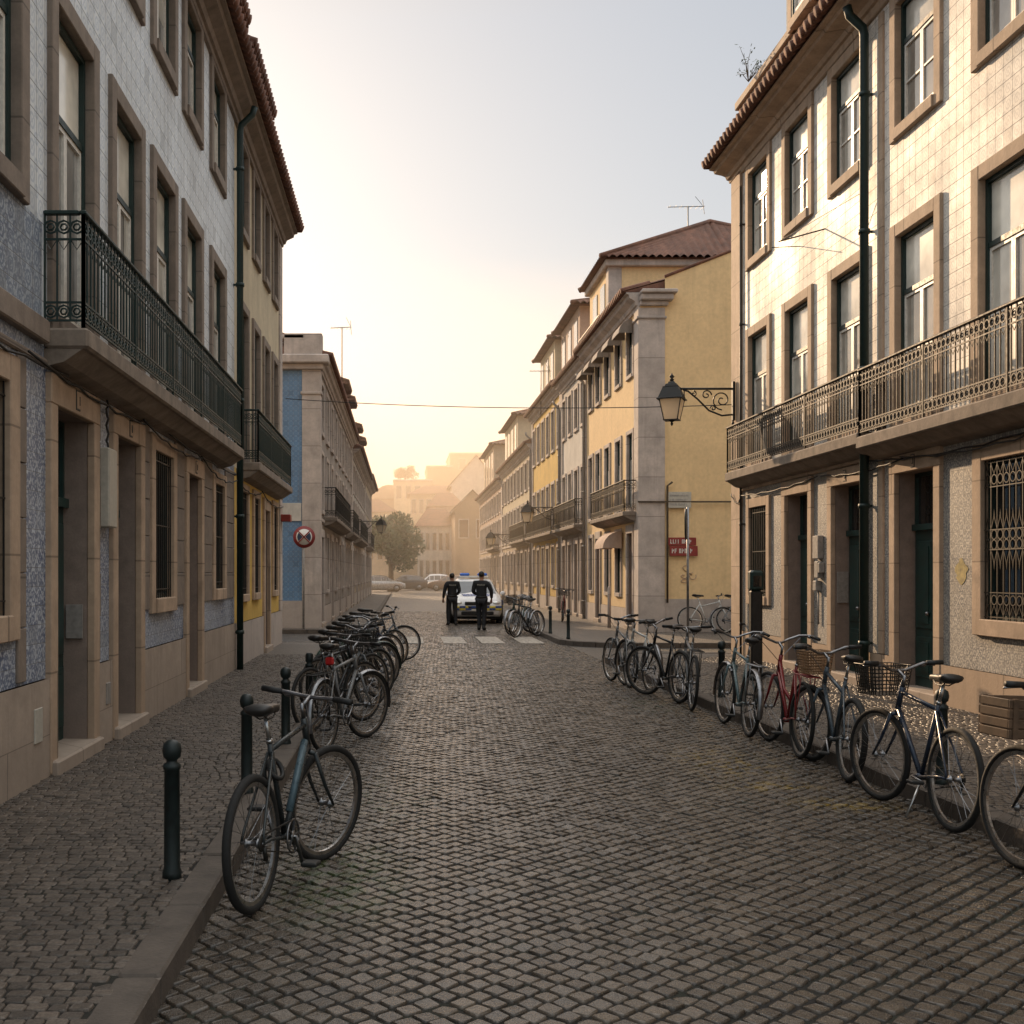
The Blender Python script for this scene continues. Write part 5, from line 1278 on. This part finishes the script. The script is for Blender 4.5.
# ------------------------------------------------------------------ two officers, seen from behind (local y forwards)
def skin_mesh(name, V, Eg, Rd, mat, sub=2):
    me = bpy.data.meshes.new('sk'); me.from_pydata(V, Eg, []); o = bpy.data.objects.new('sk', me); col.objects.link(o)
    o.modifiers.new('s', 'SKIN'); md = o.modifiers.new('u', 'SUBSURF'); md.levels = sub; md.render_levels = sub
    for i, r in enumerate(Rd):
        me.skin_vertices[0].data[i].radius = r if isinstance(r, tuple) else (r, r); me.skin_vertices[0].data[i].use_root = (i == 0)
    dg = bpy.context.evaluated_depsgraph_get(); r_ = bpy.data.meshes.new_from_object(o.evaluated_get(dg)); bpy.data.objects.remove(o)
    r_.name = name; r_.materials.clear(); r_.materials.append(M[mat])
    r_.polygons.foreach_set('use_smooth', [True]*len(r_.polygons)); return r_
def person(label, loc, rz, arms, stance, sz=1., cap=False):
    t = thing('person', label, 'person', loc, (0,0,rz), 'police officers in front of the police car'); t.scale = (sz,)*3
    lx, rx = stance
    hipz = .92
    legs = {s: [(s*.09,0,hipz-.04),(s*.10+d[0]*.5,.03+d[1]*.4,.50),(s*.10+d[0],-.02+d[1],.09)] for s, d in ((-1,lx),(1,rx))}
    feet = {s: [(legs[s][2][0]+s*.005, legs[s][2][1]-.045, .045), (legs[s][2][0]+s*.03, legs[s][2][1]+.17, .03)] for s in (-1,1)}
    V = [(0,0,.95),(0,.01,1.12),(0,.0,1.30),(0,-.01,1.42),(0,0,1.50),(0,.02,1.56),(0,.015,1.655),(0,.01,1.72)]; Rd = [(.125,.08),(.115,.07),(.14,.075),(.10,.055),.054,(.068,.080),(.078,.095),(.045,.055)]
    Eg = [(i,i+1) for i in range(7)]
    V.append((0,.118,1.615)); Rd.append(.014); Eg.append((6,8))   # nose
    for s in (-1,1):
        V.append((s*.082,.005,1.62)); Rd.append((.012,.02)); Eg.append((6,len(V)-1))   # ears
    for s in (-1,1):
        k = 0
        for p, r in zip(legs[s]+feet[s], ((.088,.09),.058,.040,.038,.034)):
            V.append(p); Rd.append(r); Eg.append((len(V)-2 if k else 0, len(V)-1)); k += 1
    for s in (-1,1):
        A_ = arms[s]; k = 0
        for p, r in zip([(s*.185,-.01,1.405)] + list(A_), (.060,.042,.027,.032)):
            V.append(p); Rd.append(r); Eg.append((len(V)-2 if k else 3, len(V)-1)); k += 1
        palm = len(V)-1; W_ = Vector(A_[1]); Pm = Vector(A_[2]); d = (Pm-W_).normalized(); side = d.cross(Vector((0,0,1)) if abs(d.z) < .9 else Vector((0,1,0))).normalized()
        for i, ln in enumerate((.065,.078,.072,.055)):
            q = Pm+d*.025+side*(i-1.5)*.019; V.append(tuple(q+d*ln*.5)); Rd.append(.0085); Eg.append((palm,len(V)-1)); V.append(tuple(q+d*ln*.9+Vector((-s*.02,.01,0)))); Rd.append(.007); Eg.append((len(V)-2,len(V)-1))
        V.append(tuple(Pm-side*.045+d*.015)); Rd.append(.0095); Eg.append((palm,len(V)-1))
    put('body', skin_mesh('body', V, Eg, Rd, 'skin'), t)
    # shirt with long sleeves
    V = [(0,0,.93),(0,.01,1.12),(0,.0,1.30),(0,-.01,1.42),(0,-.005,1.475)]; Rd = [(.175,.125),(.168,.118),(.205,.135),(.185,.125),.085]; Eg = [(0,1),(1,2),(2,3),(3,4)]
    for s in (-1,1):
        k = 0
        for p, r in zip([(s*.185,-.01,1.405), arms[s][0], tuple(Vector(arms[s][0]).lerp(Vector(arms[s][1]),.96))], (.095,.064,.046)):
            V.append(p); Rd.append(r); Eg.append((len(V)-2 if k else 3, len(V)-1)); k += 1
    sh = put('jacket', skin_mesh('jacket', V, Eg, Rd, 'uniform'), t)
    V = [(0,0,.93)]; Rd = [(.168,.12)]; Eg = []
    for s in (-1,1):
        k = 0
        for p, r in zip(legs[s], ((.108,.112),.080,.066)):
            V.append(p); Rd.append(r); Eg.append((len(V)-2 if k else 0, len(V)-1)); k += 1
    put('trousers', skin_mesh('trousers', V, Eg, Rd, 'uniform'), t)
    for s in (-1,1):
        put('boot', skin_mesh('boot', [tuple(Vector(legs[s][2]).lerp(Vector(legs[s][1]),.28)), legs[s][2], feet[s][0], feet[s][1]], [(0,1),(1,2),(2,3)], [.060,.060,.056,(.052,.044)], 'black'), t)
    h = MB().ball((0,-.012,1.665), .088, .102, .092, 14, 10); h.v = [(x,y,z) for x,y,z in h.v]; h.build('hair', M['hair'], t)
    MB().loft([[(.178*math.cos(a), .128*math.sin(a), z) for a in np.linspace(0,2*PI,21)[:-1]] for z in (.965,1.01)], smooth=True).build('belt', M['black'], t)
    e = MB()
    for s in (-1,1): e.ball((s*.03,.094,1.645), .012,.01,.009,8,5)
    e.build('eyes', M['ink'], t)
    text_mesh('POLÍCIA', .062, M['plate'], 'back_lettering', sh, Matrix.Translation((0,-.135,1.345)) @ Matrix.Rotation(rad(87), 4, 'X'))
person('left police officer in dark uniform seen from behind beside the car', (at(452,0,36.8)[0], 36.8, 0), .12, {-1: [(-.26,-.03,1.14),(-.29,.05,.90),(-.285,.08,.83)], 1: [(.25,-.05,1.15),(.20,.17,1.02),(.12,.22,1.02)]}, ((-.02,.02),(.02,-.03)), .97)
person('right police officer in dark uniform standing nearer, right arm bent outwards', (at(481.5,0,33.7)[0], 33.7, 0), -.18, {-1: [(-.25,-.03,1.15),(-.17,.17,1.05),(-.09,.21,1.04)], 1: [(.30,-.02,1.16),(.29,.10,.93),(.28,.13,.86)]}, ((.03,.05),(-.03,-.02)), 1.0)

# ------------------------------------------------------------------ haze, light, sky, camera
def haze(name, y0, y1, x0, x1, z1, dens, colr, g, label):
    m = bpy.data.materials.new('sunlit_haze'); m.use_nodes = True; nt = m.node_tree; nt.nodes.clear()
    out = nt.nodes.new('ShaderNodeOutputMaterial'); v = nt.nodes.new('ShaderNodeVolumePrincipled')
    v.inputs['Color'].default_value = colr+(1,); v.inputs['Density'].default_value = dens; v.inputs['Anisotropy'].default_value = g
    nt.links.new(v.outputs[0], out.inputs['Volume'])
    o = MB().box(x0, x1, y0, y1, -.5, z1).build(name, m); tag(o, label, 'haze', None, 'stuff'); return o
HAZE = haze('haze', 36., 90., -50, 60, 13., .0030, (1.,.87,.70), .5, 'warm sunlit haze hanging in the far half of the street')
haze('haze', 90.02, 230., -70, 80, 27., .0060, (1.,.82,.64), .5, 'dense golden haze over the street end and the hill')
az, el = rad(SUN_AZ), rad(SUN_EL)
sd = Vector((-math.sin(az)*math.cos(el), math.cos(az)*math.cos(el), math.sin(el)))
L = bpy.data.lights.new('sun', 'SUN'); L.energy = 5.; L.angle = rad(.6); L.color = (1., .69, .415)
so = bpy.data.objects.new('sun', L); col.objects.link(so); so.rotation_euler = sd.to_track_quat('Z', 'Y').to_euler()
w = bpy.data.worlds.new('World'); sc.world = w; w.use_nodes = True; nt = w.node_tree
sky = nt.nodes.new('ShaderNodeTexSky'); sky.sky_type = 'NISHITA'; sky.sun_disc = False; sky.sun_elevation = el; sky.sun_rotation = -az
sky.air_density = 1.; sky.dust_density = 1.; sky.ozone_density = 1.
bg = nt.nodes['Background']; bg.inputs[1].default_value = .12
def wn(ty, **kw):
    q = nt.nodes.new(ty)
    for k, v in kw.items(): setattr(q, k, v)
    return q
gm = wn('ShaderNodeGamma'); gm.inputs[1].default_value = SKY_GAMMA; nt.links.new(sky.outputs[0], gm.inputs[0])
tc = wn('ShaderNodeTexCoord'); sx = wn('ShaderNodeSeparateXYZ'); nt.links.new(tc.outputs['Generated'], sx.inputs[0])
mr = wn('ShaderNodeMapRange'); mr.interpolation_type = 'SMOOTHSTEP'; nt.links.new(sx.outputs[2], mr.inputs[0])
for i, v in enumerate((.46, .82, SKY_K, SKY_K*SKY_ZEN_FILL)): mr.inputs[i+1].default_value = v  # overhead sky raised above the view, added fill for the shaded facades
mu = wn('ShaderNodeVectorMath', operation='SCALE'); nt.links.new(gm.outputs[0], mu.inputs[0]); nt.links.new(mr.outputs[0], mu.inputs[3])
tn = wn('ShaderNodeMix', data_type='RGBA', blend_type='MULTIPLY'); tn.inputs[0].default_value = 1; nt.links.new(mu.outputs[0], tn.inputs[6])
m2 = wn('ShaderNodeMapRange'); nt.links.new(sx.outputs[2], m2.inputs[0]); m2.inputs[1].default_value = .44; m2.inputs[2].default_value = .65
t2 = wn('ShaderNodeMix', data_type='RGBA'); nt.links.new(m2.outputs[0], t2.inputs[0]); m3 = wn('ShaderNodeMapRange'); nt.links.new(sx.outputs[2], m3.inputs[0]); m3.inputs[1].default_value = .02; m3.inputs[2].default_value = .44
t3 = wn('ShaderNodeMix', data_type='RGBA'); nt.links.new(m3.outputs[0], t3.inputs[0]); t3.inputs[6].default_value = SKY_TINT+(1,); t3.inputs[7].default_value = TOP_TINT+(1,); nt.links.new(t3.outputs[2], t2.inputs[6]); t2.inputs[7].default_value = ZEN_FILL_TINT+(1,)
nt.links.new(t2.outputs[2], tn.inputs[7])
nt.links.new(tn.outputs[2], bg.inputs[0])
cam = bpy.data.cameras.new('camera'); co = bpy.data.objects.new('camera', cam); col.objects.link(co); sc.camera = co
cam.sensor_width = 36.; cam.sensor_fit = 'HORIZONTAL'; cam.lens = FOC/1024*36; cam.shift_x = (512-VX)/1024; cam.shift_y = (VY-512)/1024
cam.clip_end = 4000; cam.clip_start = .05
co.location = (0,0,CAMH); co.rotation_euler = (PI/2,0,0)
sc.view_settings.view_transform = 'Standard'; sc.view_settings.look = 'None'; sc.view_settings.exposure = 0; sc.view_settings.gamma = 1
sc.cycles.use_denoising = True
try: sc.cycles.denoiser = 'OPENIMAGEDENOISE'
except Exception: pass
sc.cycles.volume_bounces = 1; sc.cycles.max_bounces = 8; sc.cycles.diffuse_bounces = 4; sc.cycles.glossy_bounces = 3; sc.cycles.transparent_max_bounces = 8
sc.cycles.sample_clamp_indirect = 6.
